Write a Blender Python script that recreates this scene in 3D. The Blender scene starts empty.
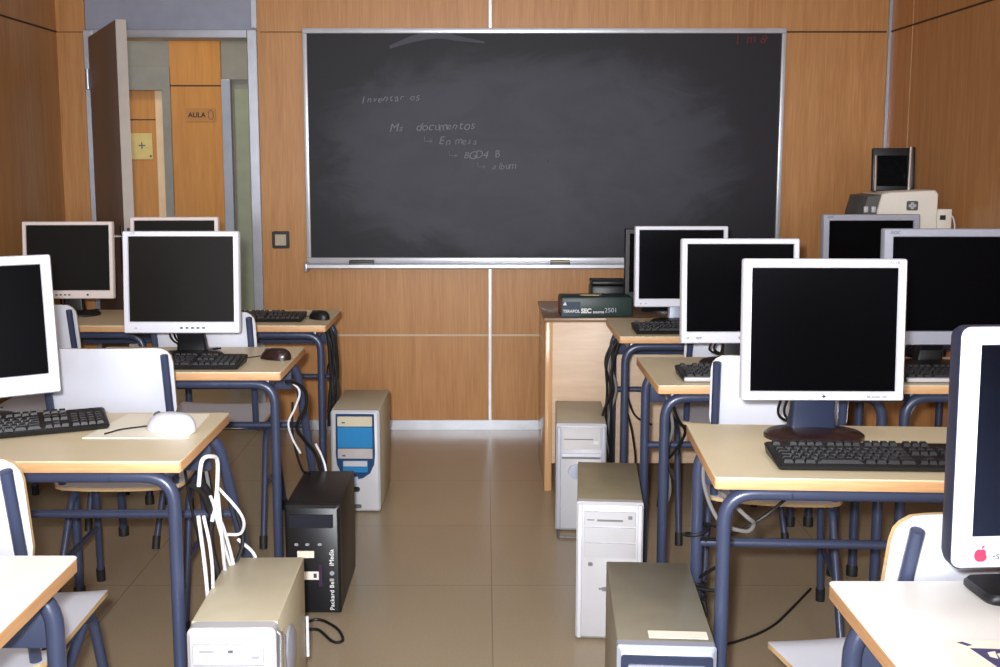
import bpy, bmesh, math, random
from mathutils import Vector, Matrix
random.seed(7)
S = bpy.context.scene
COL = S.collection
PI = math.pi
R = math.radians

# ------------------------------------------------------------------ materials
def lin(c):
    c = c / 255.0
    return c / 12.92 if c <= 0.04045 else ((c + 0.055) / 1.055) ** 2.4

def rgb(r, g, b):
    return (lin(r), lin(g), lin(b), 1.0)

MATS = {}

def mat(name, col, rough=0.5, metal=0.0, spec=0.5, emit=None, estr=0.0, var=0.06, vscale=12.0, bump=0.0):
    """plain surface with a faint procedural mottling"""
    m = bpy.data.materials.new(name)
    m.use_nodes = True
    nt = m.node_tree
    b = nt.nodes['Principled BSDF']
    b.inputs['Roughness'].default_value = rough
    b.inputs['Metallic'].default_value = metal
    b.inputs['Specular IOR Level'].default_value = spec
    tc = nt.nodes.new('ShaderNodeTexCoord')
    nz = nt.nodes.new('ShaderNodeTexNoise')
    nz.inputs['Scale'].default_value = vscale
    nz.inputs['Detail'].default_value = 4
    nt.links.new(tc.outputs['Object'], nz.inputs['Vector'])
    rp = nt.nodes.new('ShaderNodeValToRGB')
    rp.color_ramp.elements[0].position = 0.3
    rp.color_ramp.elements[1].position = 0.7
    rp.color_ramp.elements[0].color = tuple(x * (1 - var) for x in col[:3]) + (1,)
    rp.color_ramp.elements[1].color = tuple(min(1, x * (1 + var)) for x in col[:3]) + (1,)
    nt.links.new(nz.outputs['Fac'], rp.inputs['Fac'])
    nt.links.new(rp.outputs['Color'], b.inputs['Base Color'])
    if bump:
        bp = nt.nodes.new('ShaderNodeBump')
        bp.inputs['Strength'].default_value = bump
        bp.inputs['Distance'].default_value = 0.002
        n2 = nt.nodes.new('ShaderNodeTexNoise')
        n2.inputs['Scale'].default_value = 400
        nt.links.new(tc.outputs['Object'], n2.inputs['Vector'])
        nt.links.new(n2.outputs['Fac'], bp.inputs['Height'])
        nt.links.new(bp.outputs['Normal'], b.inputs['Normal'])
    if emit:
        b.inputs['Emission Color'].default_value = emit
        b.inputs['Emission Strength'].default_value = estr
    MATS[name] = m
    return m

def wood(name, c1, c2, scale=(26, 26, 1.3), rough=0.4, spec=0.35, streak=0.5):
    """veneer with vertical (or sideways) grain"""
    m = bpy.data.materials.new(name)
    m.use_nodes = True
    nt = m.node_tree
    b = nt.nodes['Principled BSDF']
    b.inputs['Roughness'].default_value = rough
    b.inputs['Specular IOR Level'].default_value = spec
    tc = nt.nodes.new('ShaderNodeTexCoord')
    mp = nt.nodes.new('ShaderNodeMapping')
    mp.inputs['Scale'].default_value = scale
    nt.links.new(tc.outputs['Object'], mp.inputs['Vector'])
    n1 = nt.nodes.new('ShaderNodeTexNoise')
    n1.inputs['Scale'].default_value = 1.0
    n1.inputs['Detail'].default_value = 6
    n1.inputs['Roughness'].default_value = 0.6
    nt.links.new(mp.outputs['Vector'], n1.inputs['Vector'])
    n2 = nt.nodes.new('ShaderNodeTexNoise')
    n2.inputs['Scale'].default_value = 4.5
    n2.inputs['Detail'].default_value = 3
    nt.links.new(mp.outputs['Vector'], n2.inputs['Vector'])
    mx = nt.nodes.new('ShaderNodeMath')
    mx.operation = 'MULTIPLY_ADD'
    mx.inputs[1].default_value = streak
    nt.links.new(n2.outputs['Fac'], mx.inputs[0])
    m2 = nt.nodes.new('ShaderNodeMath')
    m2.operation = 'MULTIPLY'
    m2.inputs[1].default_value = 1 - streak
    nt.links.new(n1.outputs['Fac'], m2.inputs[0])
    nt.links.new(m2.outputs[0], mx.inputs[2])
    rp = nt.nodes.new('ShaderNodeValToRGB')
    rp.color_ramp.elements[0].position = 0.3
    rp.color_ramp.elements[1].position = 0.68
    rp.color_ramp.elements[0].color = c1
    rp.color_ramp.elements[1].color = c2
    nt.links.new(mx.outputs[0], rp.inputs['Fac'])
    nt.links.new(rp.outputs['Color'], b.inputs['Base Color'])
    MATS[name] = m
    return m

def floor_mat():
    m = bpy.data.materials.new('floor_tiles')
    m.use_nodes = True
    nt = m.node_tree
    b = nt.nodes['Principled BSDF']
    b.inputs['Specular IOR Level'].default_value = 0.5
    tc = nt.nodes.new('ShaderNodeTexCoord')
    br = nt.nodes.new('ShaderNodeTexBrick')
    br.offset = 0.0
    br.inputs['Scale'].default_value = 1.0
    br.inputs['Brick Width'].default_value = 1.2
    br.inputs['Row Height'].default_value = 0.6
    br.inputs['Mortar Size'].default_value = 0.0028
    br.inputs['Mortar Smooth'].default_value = 0.4
    br.inputs['Color1'].default_value = rgb(166, 149, 124)
    br.inputs['Color2'].default_value = rgb(163, 146, 121)
    br.inputs['Mortar'].default_value = rgb(142, 126, 105)
    mp = nt.nodes.new('ShaderNodeMapping')
    mp.inputs['Location'].default_value = (-0.022, 0.1, 0)
    nt.links.new(tc.outputs['Object'], mp.inputs['Vector'])
    nt.links.new(mp.outputs['Vector'], br.inputs['Vector'])
    nz = nt.nodes.new('ShaderNodeTexNoise')
    nz.inputs['Scale'].default_value = 160
    nz.inputs['Detail'].default_value = 4
    nt.links.new(tc.outputs['Object'], nz.inputs['Vector'])
    n2 = nt.nodes.new('ShaderNodeTexNoise')
    n2.inputs['Scale'].default_value = 2.2
    n2.inputs['Detail'].default_value = 4
    nt.links.new(tc.outputs['Object'], n2.inputs['Vector'])
    def mixc(a, f_out, lo, hi):
        mr = nt.nodes.new('ShaderNodeMapRange')
        mr.inputs['From Min'].default_value = 0.3
        mr.inputs['From Max'].default_value = 0.7
        mr.inputs['To Min'].default_value = lo
        mr.inputs['To Max'].default_value = hi
        nt.links.new(f_out, mr.inputs['Value'])
        vm = nt.nodes.new('ShaderNodeVectorMath')
        vm.operation = 'SCALE'
        nt.links.new(a, vm.inputs[0])
        nt.links.new(mr.outputs[0], vm.inputs['Scale'])
        return vm.outputs[0]
    c = mixc(br.outputs['Color'], nz.outputs['Fac'], 0.93, 1.06)
    c = mixc(c, n2.outputs['Fac'], 0.97, 1.03)
    nt.links.new(c, b.inputs['Base Color'])
    b.inputs['Roughness'].default_value = 0.27
    return m

def board_mat():
    """slate with smeared chalk dust that thins towards the edges it was never wiped to"""
    m = bpy.data.materials.new('slate_board')
    m.use_nodes = True
    nt = m.node_tree
    b = nt.nodes['Principled BSDF']
    b.inputs['Roughness'].default_value = 0.55
    b.inputs['Specular IOR Level'].default_value = 0.25
    tc = nt.nodes.new('ShaderNodeTexCoord')
    mp = nt.nodes.new('ShaderNodeMapping')
    mp.inputs['Scale'].default_value = (1.6, 1, 3.0)
    mp.inputs['Rotation'].default_value = (0, 0.35, 0)
    nt.links.new(tc.outputs['Object'], mp.inputs['Vector'])
    nz = nt.nodes.new('ShaderNodeTexNoise')
    nz.inputs['Scale'].default_value = 1.6
    nz.inputs['Detail'].default_value = 7
    nz.inputs['Roughness'].default_value = 0.62
    nz.inputs['Distortion'].default_value = 0.7
    nt.links.new(mp.outputs['Vector'], nz.inputs['Vector'])
    sp = nt.nodes.new('ShaderNodeSeparateXYZ')
    nt.links.new(tc.outputs['Object'], sp.inputs[0])
    def math_(op, a, bb=None, v=None):
        n = nt.nodes.new('ShaderNodeMath')
        n.operation = op
        nt.links.new(a, n.inputs[0])
        if bb is not None:
            nt.links.new(bb, n.inputs[1])
        if v is not None:
            n.inputs[1].default_value = v
        return n.outputs[0]
    # smear: an oval of wiped dust a little left of and below the board's middle
    ex = math_('POWER', math_('DIVIDE', math_('ABSOLUTE', math_('ADD', sp.outputs['X'], v=0.08)), v=1.06), v=2.6)
    ez = math_('POWER', math_('DIVIDE', math_('ABSOLUTE', math_('ADD', sp.outputs['Z'], v=0.05)), v=0.52), v=2.6)
    e = math_('ADD', ex, ez)
    wob = math_('MULTIPLY_ADD', nz.outputs['Fac'], v=1.6)
    wob.node.inputs[2].default_value = -0.8
    e2 = math_('ADD', e, wob)
    mr = nt.nodes.new('ShaderNodeMapRange')
    mr.interpolation_type = 'SMOOTHSTEP'
    mr.inputs['From Min'].default_value = 0.45
    mr.inputs['From Max'].default_value = 1.15
    mr.inputs['To Min'].default_value = 1.0
    mr.inputs['To Max'].default_value = 0.0
    nt.links.new(e2, mr.inputs['Value'])
    n3 = nt.nodes.new('ShaderNodeMapRange')
    n3.inputs['From Min'].default_value = 0.3
    n3.inputs['From Max'].default_value = 0.75
    n3.inputs['To Min'].default_value = 0.55
    n3.inputs['To Max'].default_value = 1.0
    nt.links.new(nz.outputs['Fac'], n3.inputs['Value'])
    f = math_('MULTIPLY', mr.outputs[0], n3.outputs[0])
    rp = nt.nodes.new('ShaderNodeValToRGB')
    rp.color_ramp.elements[0].color = rgb(36, 35, 40)
    rp.color_ramp.elements[1].color = rgb(72, 73, 82)
    nt.links.new(f, rp.inputs['Fac'])
    nt.links.new(rp.outputs['Color'], b.inputs['Base Color'])
    return m

M_WOOD = wood('wall_veneer', rgb(174, 119, 68), rgb(202, 150, 97))
M_WOODH = wood('corridor_veneer', rgb(196, 128, 58), rgb(216, 150, 76))
M_DOORIN = mat('door_laminate', rgb(112, 98, 92), 0.45)
M_ALU = mat('aluminium', rgb(176, 178, 186), 0.35, 0.6)
M_ALUW = mat('pale_aluminium', rgb(206, 208, 214), 0.35, 0.35)
M_GAP = mat('dark_groove', rgb(66, 44, 30), 0.7)
M_GAP2 = mat('brown_groove', rgb(120, 84, 56), 0.7)
M_SEAM = mat('pale_seam', rgb(206, 186, 158), 0.5)
M_TRANS = mat('grey_blue_panel', rgb(146, 150, 166), 0.5)
M_GREEN = mat('grey_green_panel', rgb(146, 140, 128), 0.5)
M_FLOOR = floor_mat()
M_CEIL = mat('ceiling_white', rgb(225, 224, 220), 0.8)
M_REAR = mat('rear_wall_cream', rgb(222, 214, 198), 0.8)
M_BOARD = board_mat()
M_CHALK = mat('chalk', rgb(128, 130, 138), 0.9)
M_CHALKD = mat('thin_chalk', rgb(84, 85, 93), 0.9)
M_REDCH = mat('red_chalk', rgb(112, 40, 46), 0.9)
M_TOP = mat('desk_laminate', rgb(226, 210, 176), 0.38, var=0.03, vscale=6)
M_TOPW = mat('pale_desk_laminate', rgb(236, 232, 226), 0.38, var=0.02, vscale=6)
M_EDGE = wood('ply_edge', rgb(196, 146, 98), rgb(222, 176, 128), scale=(3, 3, 60), rough=0.5)
M_STEEL = mat('blue_grey_enamel', rgb(57, 65, 90), 0.32, 0.0, 0.6, var=0.05)
M_CAP = mat('black_rubber', rgb(26, 26, 28), 0.6)
M_CHAIR = mat('white_laminate', rgb(214, 217, 228), 0.35, var=0.02)
M_PLY = wood('chair_ply', rgb(190, 158, 112), rgb(214, 186, 140), scale=(4, 4, 90), rough=0.5)
M_WPLAS = mat('white_plastic', rgb(216, 218, 228), 0.4, var=0.02)
M_PINKW = mat('aged_white_plastic', rgb(232, 220, 216), 0.4, var=0.02)
M_SILV = mat('silver_plastic', rgb(168, 172, 186), 0.35, 0.25, var=0.02)
M_BLK = mat('black_plastic', rgb(22, 22, 25), 0.42, var=0.1)
M_NAVY = mat('navy_plastic', rgb(38, 46, 70), 0.4, var=0.05)
M_SCR = mat('lcd_glass', rgb(4, 4, 6), 0.3, 0.0, 0.04, var=0.05)
M_SCRB = mat('lcd_brownish', rgb(20, 18, 15), 0.4, 0.0, 0.12, var=0.05)
M_KEY = mat('black_keycaps', rgb(30, 30, 33), 0.5, var=0.1, vscale=60)
M_KBASE = mat('keyboard_case', rgb(20, 20, 22), 0.45, var=0.1)
M_KDARK = mat('dark_button', rgb(40, 44, 58), 0.4)
M_BEIGE = mat('beige_case', rgb(196, 186, 160), 0.45, 0.0, 0.4, var=0.04)
M_BEIGED = mat('dull_beige_case', rgb(158, 148, 120), 0.4, 0.15, 0.4, var=0.06)
M_GREYC = mat('grey_steel_case', rgb(150, 144, 126), 0.35, 0.3, 0.4, var=0.06)
M_OFFW = mat('offwhite_front', rgb(188, 187, 190), 0.42, var=0.03)
M_LINE = mat('drive_slot_grey', rgb(120, 118, 116), 0.5)
M_BLUE = mat('blue_front', rgb(40, 122, 176), 0.3, var=0.05)
M_DBLUE = mat('deep_blue_front', rgb(28, 62, 100), 0.3)
M_PAPER = mat('paper', rgb(236, 230, 214), 0.8, var=0.02)
M_PAD = mat('cream_mouse_mat', rgb(248, 242, 224), 0.7, var=0.02)
M_YPAPER = mat('yellowed_paper', rgb(232, 204, 130), 0.8)
M_RED = mat('red_mark', rgb(190, 50, 84), 0.5)
M_PINK = mat('pink_halo', rgb(236, 178, 196), 0.6)
M_TXT = mat('grey_print', rgb(92, 94, 104), 0.6)
M_WTXT = mat('white_print', rgb(220, 222, 224), 0.6)
M_GBOX = mat('green_card', rgb(34, 52, 48), 0.45, var=0.1)
M_NBOX = mat('dark_teal_card', rgb(24, 48, 66), 0.45, var=0.1)
M_REDB = mat('dark_red_card', rgb(110, 36, 24), 0.5)
M_TDESK = wood('pale_desk_veneer', rgb(202, 172, 142), rgb(220, 192, 164), scale=(2.0, 2.0, 16), rough=0.4)
M_TDESKE = wood('orange_desk_edge', rgb(196, 150, 104), rgb(212, 168, 122), rough=0.16, spec=0.5)
M_TTOP = wood('dark_desk_top', rgb(120, 92, 70), rgb(148, 118, 92), scale=(2, 20, 20), rough=0.3)
M_CHROME = mat('chrome', rgb(216, 216, 220), 0.18, 0.9)
M_PRBODY = mat('printer_ivory', rgb(232, 226, 214), 0.45, var=0.02)
M_GREYD = mat('dark_grey_plastic', rgb(86, 86, 84), 0.45)
M_WCAB = mat('white_cable', rgb(226, 226, 230), 0.5)
M_BCAB = mat('black_cable', rgb(20, 19, 21), 0.5)
M_CABNT = wood('cabinet_veneer', rgb(160, 108, 62), rgb(184, 130, 80))
M_SWITCH = mat('switch_plate', rgb(186, 172, 146), 0.4)
M_PURPLE = mat('dark_print', rgb(70, 62, 104), 0.7)
M_MBRN = mat('dark_brown_plastic', rgb(44, 28, 28), 0.25)

def glass_mat():
    m = bpy.data.materials.new('window_glass')
    m.use_nodes = True
    nt = m.node_tree
    nt.nodes.clear()
    out = nt.nodes.new('ShaderNodeOutputMaterial')
    mx = nt.nodes.new('ShaderNodeMixShader')
    tr = nt.nodes.new('ShaderNodeBsdfTransparent')
    gl = nt.nodes.new('ShaderNodeBsdfGlossy')
    gl.inputs['Roughness'].default_value = 0.02
    fr = nt.nodes.new('ShaderNodeFresnel')
    nt.links.new(fr.outputs[0], mx.inputs[0])
    nt.links.new(tr.outputs[0], mx.inputs[1])
    nt.links.new(gl.outputs[0], mx.inputs[2])
    nt.links.new(mx.outputs[0], out.inputs[0])
    return m
M_GLASS = glass_mat()

# ------------------------------------------------------------------ mesh builder
def rrect(w, h, r, n=4, cx=0, cz=0):
    """rounded rectangle outline, counter-clockwise, 4*(n+1) points"""
    pts = []
    r = min(r, w / 2 - 1e-5, h / 2 - 1e-5)
    for (sx, sz, a0) in ((1, 1, 0), (-1, 1, 90), (-1, -1, 180), (1, -1, 270)):
        for i in range(n + 1):
            a = R(a0 + 90.0 * i / n)
            pts.append((cx + sx * (w / 2 - r) + r * math.cos(a), cz + sz * (h / 2 - r) + r * math.sin(a)))
    return pts

def bend(pts, r, n=6):
    """round the corners of a polyline"""
    P = [Vector(p) for p in pts]
    out = [P[0]]
    for i in range(1, len(P) - 1):
        a, b, c = P[i - 1], P[i], P[i + 1]
        u, v = (a - b), (c - b)
        lu, lv = u.length, v.length
        u.normalize(); v.normalize()
        ang = u.angle(v)
        if ang > PI - 0.02:
            out.append(b); continue
        d = min(r / math.tan(ang / 2), lu * 0.49, lv * 0.49)
        p0, p1 = b + u * d, b + v * d
        for k in range(n + 1):
            t = k / n
            out.append(p0 * (1 - t) ** 2 + b * (2 * t * (1 - t)) + p1 * t * t)
    out.append(P[-1])
    return out

def spline(pts, n=6):
    P = [Vector(p) for p in pts]
    Q = [P[0] * 2 - P[1]] + P + [P[-1] * 2 - P[-2]]
    out = []
    for i in range(1, len(Q) - 2):
        p0, p1, p2, p3 = Q[i - 1], Q[i], Q[i + 1], Q[i + 2]
        for k in range(n):
            t = k / n
            out.append(0.5 * ((2 * p1) + (p2 - p0) * t + (2 * p0 - 5 * p1 + 4 * p2 - p3) * t * t + (3 * p1 - p0 - 3 * p2 + p3) * t ** 3))
    out.append(P[-1])
    return out

I4 = Matrix.Identity(4)
def T(x, y, z): return Matrix.Translation((x, y, z))
def RX(a): return Matrix.Rotation(a, 4, 'X')
def RY(a): return Matrix.Rotation(a, 4, 'Y')
def RZ(a): return Matrix.Rotation(a, 4, 'Z')

class MB:
    def __init__(s, M=None):
        s.bm = bmesh.new()
        s.M = M or I4
        s.mats = []
    def mi(s, m):
        if m not in s.mats:
            s.mats.append(m)
        return s.mats.index(m)
    def loft(s, loops, m, c0=True, c1=True, M=None):
        MM = s.M @ (M or I4)
        k = s.mi(m)
        L = [[s.bm.verts.new(MM @ Vector(p)) for p in lp] for lp in loops]
        n = len(L[0])
        for a, b in zip(L, L[1:]):
            for i in range(n):
                f = s.bm.faces.new((a[i], a[(i + 1) % n], b[(i + 1) % n], b[i]))
                f.material_index = k
        if c0:
            f = s.bm.faces.new(L[0][::-1]); f.material_index = k
        if c1:
            f = s.bm.faces.new(L[-1]); f.material_index = k
        return s
    def box(s, c, d, m, bev=0.0, M=None, seg=2):
        x, y, z = c
        a, b, h = d
        if bev > 0:
            bev = min(bev, a / 2.01, b / 2.01, h / 2.01)
            lo = []
            def lp(ins, zz):
                return [(x + px, y + py, zz) for px, py in rrect(a - 2 * ins, b - 2 * ins, max(bev - ins, 1e-4), seg)]
            for i in range(seg + 1):
                t = PI / 2 * i / seg
                lo.append(lp(bev * (1 - math.sin(t)), z - h / 2 + bev * (1 - math.cos(t))))
            for i in range(seg, -1, -1):
                t = PI / 2 * i / seg
                lo.append(lp(bev * (1 - math.sin(t)), z + h / 2 - bev * (1 - math.cos(t))))
        else:
            q = [(-a / 2, -b / 2), (a / 2, -b / 2), (a / 2, b / 2), (-a / 2, b / 2)]
            lo = [[(x + u, y + v, z + w) for u, v in q] for w in (-h / 2, h / 2)]
        return s.loft(lo, m, M=M)
    def box2(s, a, b, m, bev=0.0, M=None):
        c = [(p + q) / 2 for p, q in zip(a, b)]
        d = [abs(q - p) for p, q in zip(a, b)]
        return s.box(c, d, m, bev, M)
    def plate(s, pts, y0, y1, m, bev=0.0, M=None):
        """outline in XZ extruded along Y"""
        cx = sum(p[0] for p in pts) / len(pts); cz = sum(p[1] for p in pts) / len(pts)
        def lp(y, ins=0.0):
            o = []
            for p in pts:
                dx, dz = p[0] - cx, p[1] - cz
                l = math.hypot(dx, dz) or 1
                o.append((p[0] - dx / l * ins, y, p[1] - dz / l * ins))
            return o
        lo = [lp(y0, bev), lp(y0 + bev), lp(y1 - bev), lp(y1, bev)] if bev else [lp(y0), lp(y1)]
        return s.loft(lo, m, M=M)
    def slab(s, pts, z0, z1, m, bev=0.0, M=None):
        """outline in XY extruded along Z"""
        cx = sum(p[0] for p in pts) / len(pts); cy = sum(p[1] for p in pts) / len(pts)
        def lp(z, ins=0.0):
            o = []
            for p in pts:
                dx, dy = p[0] - cx, p[1] - cy
                l = math.hypot(dx, dy) or 1
                o.append((p[0] - dx / l * ins, p[1] - dy / l * ins, z))
            return o
        lo = [lp(z0, bev), lp(z0 + bev), lp(z1 - bev), lp(z1, bev)] if bev else [lp(z0), lp(z1)]
        return s.loft(lo, m, M=M)
    def tube(s, pts, r, m, n=10, M=None, flat=None, cap=True, closed=False):
        """round tube along a polyline; flat=(axis vector, factor) squashes the section"""
        P = [Vector(p) for p in pts]
        lo = []
        N = len(P)
        t0 = (P[1] - P[0]).normalized()
        up = Vector((0, 0, 1)) if abs(t0.z) < 0.9 else Vector((1, 0, 0))
        u = t0.cross(up).normalized()
        for i in range(N):
            if closed:
                t = (P[(i + 1) % N] - P[i - 1]).normalized()
            elif i == 0:
                t = (P[1] - P[0]).normalized()
            elif i == N - 1:
                t = (P[-1] - P[-2]).normalized()
            else:
                t = ((P[i + 1] - P[i]).normalized() + (P[i] - P[i - 1]).normalized())
                t = t.normalized() if t.length > 1e-6 else (P[i + 1] - P[i]).normalized()
            u = (u - t * u.dot(t))
            u = u.normalized() if u.length > 1e-6 else t.orthogonal().normalized()
            v = t.cross(u)
            rr = r[i] if isinstance(r, (list, tuple)) else r
            ring = []
            for k in range(n):
                a = 2 * PI * k / n
                o = (u * math.cos(a) + v * math.sin(a)) * rr
                if flat:
                    ax = Vector(flat[0])
                    o = o + ax * (o.dot(ax) * (flat[1] - 1))
                ring.append(tuple(P[i] + o))
            lo.append(ring)
        if closed:
            lo.append(lo[0])
            cap = False
        return s.loft(lo, m, cap, cap, M)
    def cyl(s, p0, p1, r, m, n=16, M=None, r1=None):
        return s.tube([p0, p1], [r, r if r1 is None else r1], m, n, M)
    def lathe(s, prof, m, n=24, M=None, sx=1.0, sy=1.0):
        lo = [[(r * math.cos(2 * PI * k / n) * sx, r * math.sin(2 * PI * k / n) * sy, z) for k in range(n)] for r, z in prof]
        return s.loft(lo, m, M=M)
    def text(s, txt, size, m, M=None, depth=0.0004, sp=1.0, bold=0.0):
        cu = bpy.data.curves.new('t', 'FONT')
        cu.body = txt
        cu.size = size
        cu.extrude = depth
        cu.space_character = sp
        cu.offset = bold
        cu.align_x = 'CENTER'
        cu.align_y = 'CENTER'
        ob = bpy.data.objects.new('t', cu)
        me = bpy.data.meshes.new_from_object(ob)
        k = s.mi(m)
        nf = len(s.bm.faces)
        me.transform(s.M @ (M or I4))
        s.bm.from_mesh(me)
        s.bm.faces.ensure_lookup_table()
        for f in s.bm.faces[nf:]:
            f.material_index = k
        bpy.data.objects.remove(ob); bpy.data.curves.remove(cu); bpy.data.meshes.remove(me)
        return s
    def build(s, name, parent=None, smooth=True, ang=38):
        me = bpy.data.meshes.new(name)
        bmesh.ops.recalc_face_normals(s.bm, faces=s.bm.faces)
        s.bm.to_mesh(me)
        s.bm.free()
        for m in s.mats:
            me.materials.append(m)
        if smooth:
            for p in me.polygons:
                p.use_smooth = True
            me.set_sharp_from_angle(angle=R(ang))
        o = bpy.data.objects.new(name, me)
        COL.objects.link(o)
        if parent is not None:
            o.parent = parent
        return o

FRONT = RX(PI / 2)          # text in XY -> stands up, facing -Y

def tag(o, label=None, cat=None, group=None, kind=None):
    if label: o['label'] = label
    if cat: o['category'] = cat
    if group: o['group'] = group
    if kind: o['kind'] = kind
    return o

def thing(name, loc, rz, label, cat, group=None):
    o = bpy.data.objects.new(name, None)
    o.empty_display_size = 0.05
    COL.objects.link(o)
    o.location = loc
    o.rotation_euler = (0, 0, rz)
    return tag(o, label, cat, group)

def kids(o):
    return [c for c in COL.objects if c.parent is o]

def copy_tree(o, parent=None):
    c = o.copy()
    COL.objects.link(c)
    c.parent = parent
    for k in kids(o):
        copy_tree(k, c)
    return c

def struct(name, mb, smooth=False):
    return tag(mb.build(name, None, smooth), kind='structure')

# ------------------------------------------------------------------ the room
XL, XR, YB, YR, ZC = -2.147, 2.031, 5.64, -2.6, 2.8
DX0, DX1, DZ = -2.004, -1.146, 2.045      # door opening incl. frame
TH = 0.12

struct('floor', MB().box2((XL - TH, YR - TH, -0.1), (XR + TH, 7.6, 0), M_FLOOR))
struct('ceiling', MB().box2((XL - TH, YR - TH, ZC), (XR + TH, 7.6, ZC + 0.1), M_CEIL))
struct('wall_left', MB().box2((XL - TH, YR - TH, 0), (XL, YB + TH, ZC), M_WOOD))
struct('wall_right', MB().box2((XR, YR - TH, 0), (XR + TH, YB + TH, ZC), M_WOOD))
w = MB()
w.box2((XL, YB, 0), (DX0, YB + TH, ZC), M_WOOD)
w.box2((DX1, YB, 0), (XR, YB + TH, ZC), M_WOOD)
struct('wall_back', w)
struct('wall_transom', MB().box2((DX0, YB + 0.015, DZ), (DX1, YB + TH, ZC), M_TRANS))
# rear wall with two wide windows (behind the photographer)
WZ0, WZ1 = 0.85, 2.15
WIN = [(-1.85, -0.2), (0.1, 1.75)]
w = MB()
w.box2((XL, YR - TH, 0), (XR, YR, WZ0), M_REAR)
w.box2((XL, YR - TH, WZ1), (XR, YR, ZC), M_REAR)
w.box2((XL, YR - TH, WZ0), (WIN[0][0], YR, WZ1), M_REAR)
w.box2((WIN[0][1], YR - TH, WZ0), (WIN[1][0], YR, WZ1), M_REAR)
w.box2((WIN[1][1], YR - TH, WZ0), (XR, YR, WZ1), M_REAR)
struct('wall_rear', w)
for i, (a, b) in enumerate(WIN):
    f = MB()
    for (p, q) in (((a, WZ0), (b, WZ0 + 0.05)), ((a, WZ1 - 0.05), (b, WZ1)), ((a, WZ0 + 0.05), (a + 0.05, WZ1 - 0.05)), ((b - 0.05, WZ0 + 0.05), (b, WZ1 - 0.05)), (((a + b) / 2 - 0.03, WZ0 + 0.05), ((a + b) / 2 + 0.03, WZ1 - 0.05))):
        f.box2((p[0], YR - 0.08, p[1]), (q[0], YR - 0.03, q[1]), M_ALU)
    fo = struct('window_%d' % (i + 1), f)
    MB().box2((a + 0.05, YR - 0.058, WZ0 + 0.05), (b - 0.05, YR - 0.052, WZ1 - 0.05), M_GLASS).build('pane', fo, False)

# skirting
b = MB()
b.box2((DX1 + 0.005, YB - 0.014, 0), (XR, YB, 0.05), M_ALUW)
struct('baseboard_back', b)
struct('baseboard_left', MB().box2((XL, YR, 0), (XL + 0.012, YB, 0.075), M_ALUW))
struct('baseboard_right', MB().box2((XR - 0.012, YR, 0), (XR, YB - 0.015, 0.075), M_ALUW))

# panel joints
tn = [0]
def trim(a, b, m):
    tn[0] += 1
    return struct('trim_%d' % tn[0], MB().box2(a, b, m))
trim((0.019, YB - 0.005, 0.051), (0.033, YB, ZC), M_ALUW)                    # upright strip, back wall
trim((DX1, YB - 0.003, 0.494), (0.018, YB, 0.503), M_SEAM)                   # low joint
trim((0.034, YB - 0.003, 0.494), (XR, YB, 0.503), M_SEAM)
trim((0.034, YB - 0.003, 2.032), (XR - 0.02, YB, 2.040), M_GAP)              # high joint
trim((DX1 + 0.02, YB - 0.003, 2.033), (0.018, YB, 2.038), M_GAP2)
trim((XL, YB - 0.003, 2.033), (DX0, YB, 2.038), M_GAP2)
trim((XL, YR, 2.032), (XL + 0.003, YB, 2.040), M_GAP)
trim((XR - 0.003, YR, 2.032), (XR, YB, 2.040), M_GAP)
trim((XR - 0.014, YB - 0.014, 0.05), (XR, YB, ZC), M_ALU)                   # corner strip
trim((XR - 0.003, 5.345, 0.075), (XR, 5.355, ZC), mat('tan_seam', rgb(190, 148, 104), 0.5))

# door frame
f = MB()
f.box2((DX0 - 0.005, YB - 0.02, 0), (DX0 + 0.045, YB + TH + 0.01, DZ), M_ALU, 0.004)
f.box2((DX1 - 0.045, YB - 0.02, 0), (DX1 + 0.005, YB + TH + 0.01, DZ), M_ALU, 0.004)
f.box2((DX0 + 0.045, YB - 0.019, DZ - 0.04), (DX1 - 0.045, YB + TH + 0.009, DZ), M_ALU, 0.003)
fr = struct('door_frame', f)
trim((DX1 - 0.02, YB - 0.012, DZ + 0.01), (DX1 + 0.005, YB + 0.02, ZC), M_ALU)
# door leaf, swung into the room
DH = Vector((-1.955, YB - 0.035, 0))
ang = math.atan2(4.92 - DH.y, -1.594 - DH.x)
door = bpy.data.objects.new('door_1', None)
COL.objects.link(door)
door.location = DH
door.rotation_euler = (0, 0, ang)
tag(door, kind='structure')
LW = 0.80
MB().box2((0, -0.022, 0.01), (LW - 0.003, 0.022, 2.005), M_DOORIN, 0.002).build('leaf', door)
MB().box2((LW - 0.003, -0.0225, 0.01), (LW, 0.0225, 2.005), mat('door_edge', rgb(176, 166, 158), 0.45)).build('edge_strip', door)
h = MB()
for sy in (-1, 1):
    h.box((LW - 0.06, sy * 0.026, 1.0), (0.045, 0.008, 0.22), M_BLK, 0.003)
    h.tube(bend([(LW - 0.06, sy * 0.03, 1.06), (LW - 0.06, sy * 0.075, 1.06), (LW - 0.18, sy * 0.078, 1.06)], 0.018), 0.009, M_CHROME)
h.box((LW + 0.001, 0, 1.0), (0.003, 0.024, 0.2), M_BLK)
h.build('door_handle', door)
hg = MB()
for z in (0.25, 1.0, 1.8):
    hg.cyl((-0.008, -0.03, z - 0.05), (-0.008, -0.03, z + 0.05), 0.012, M_ALU)
hg.build('hinge', door)

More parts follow.
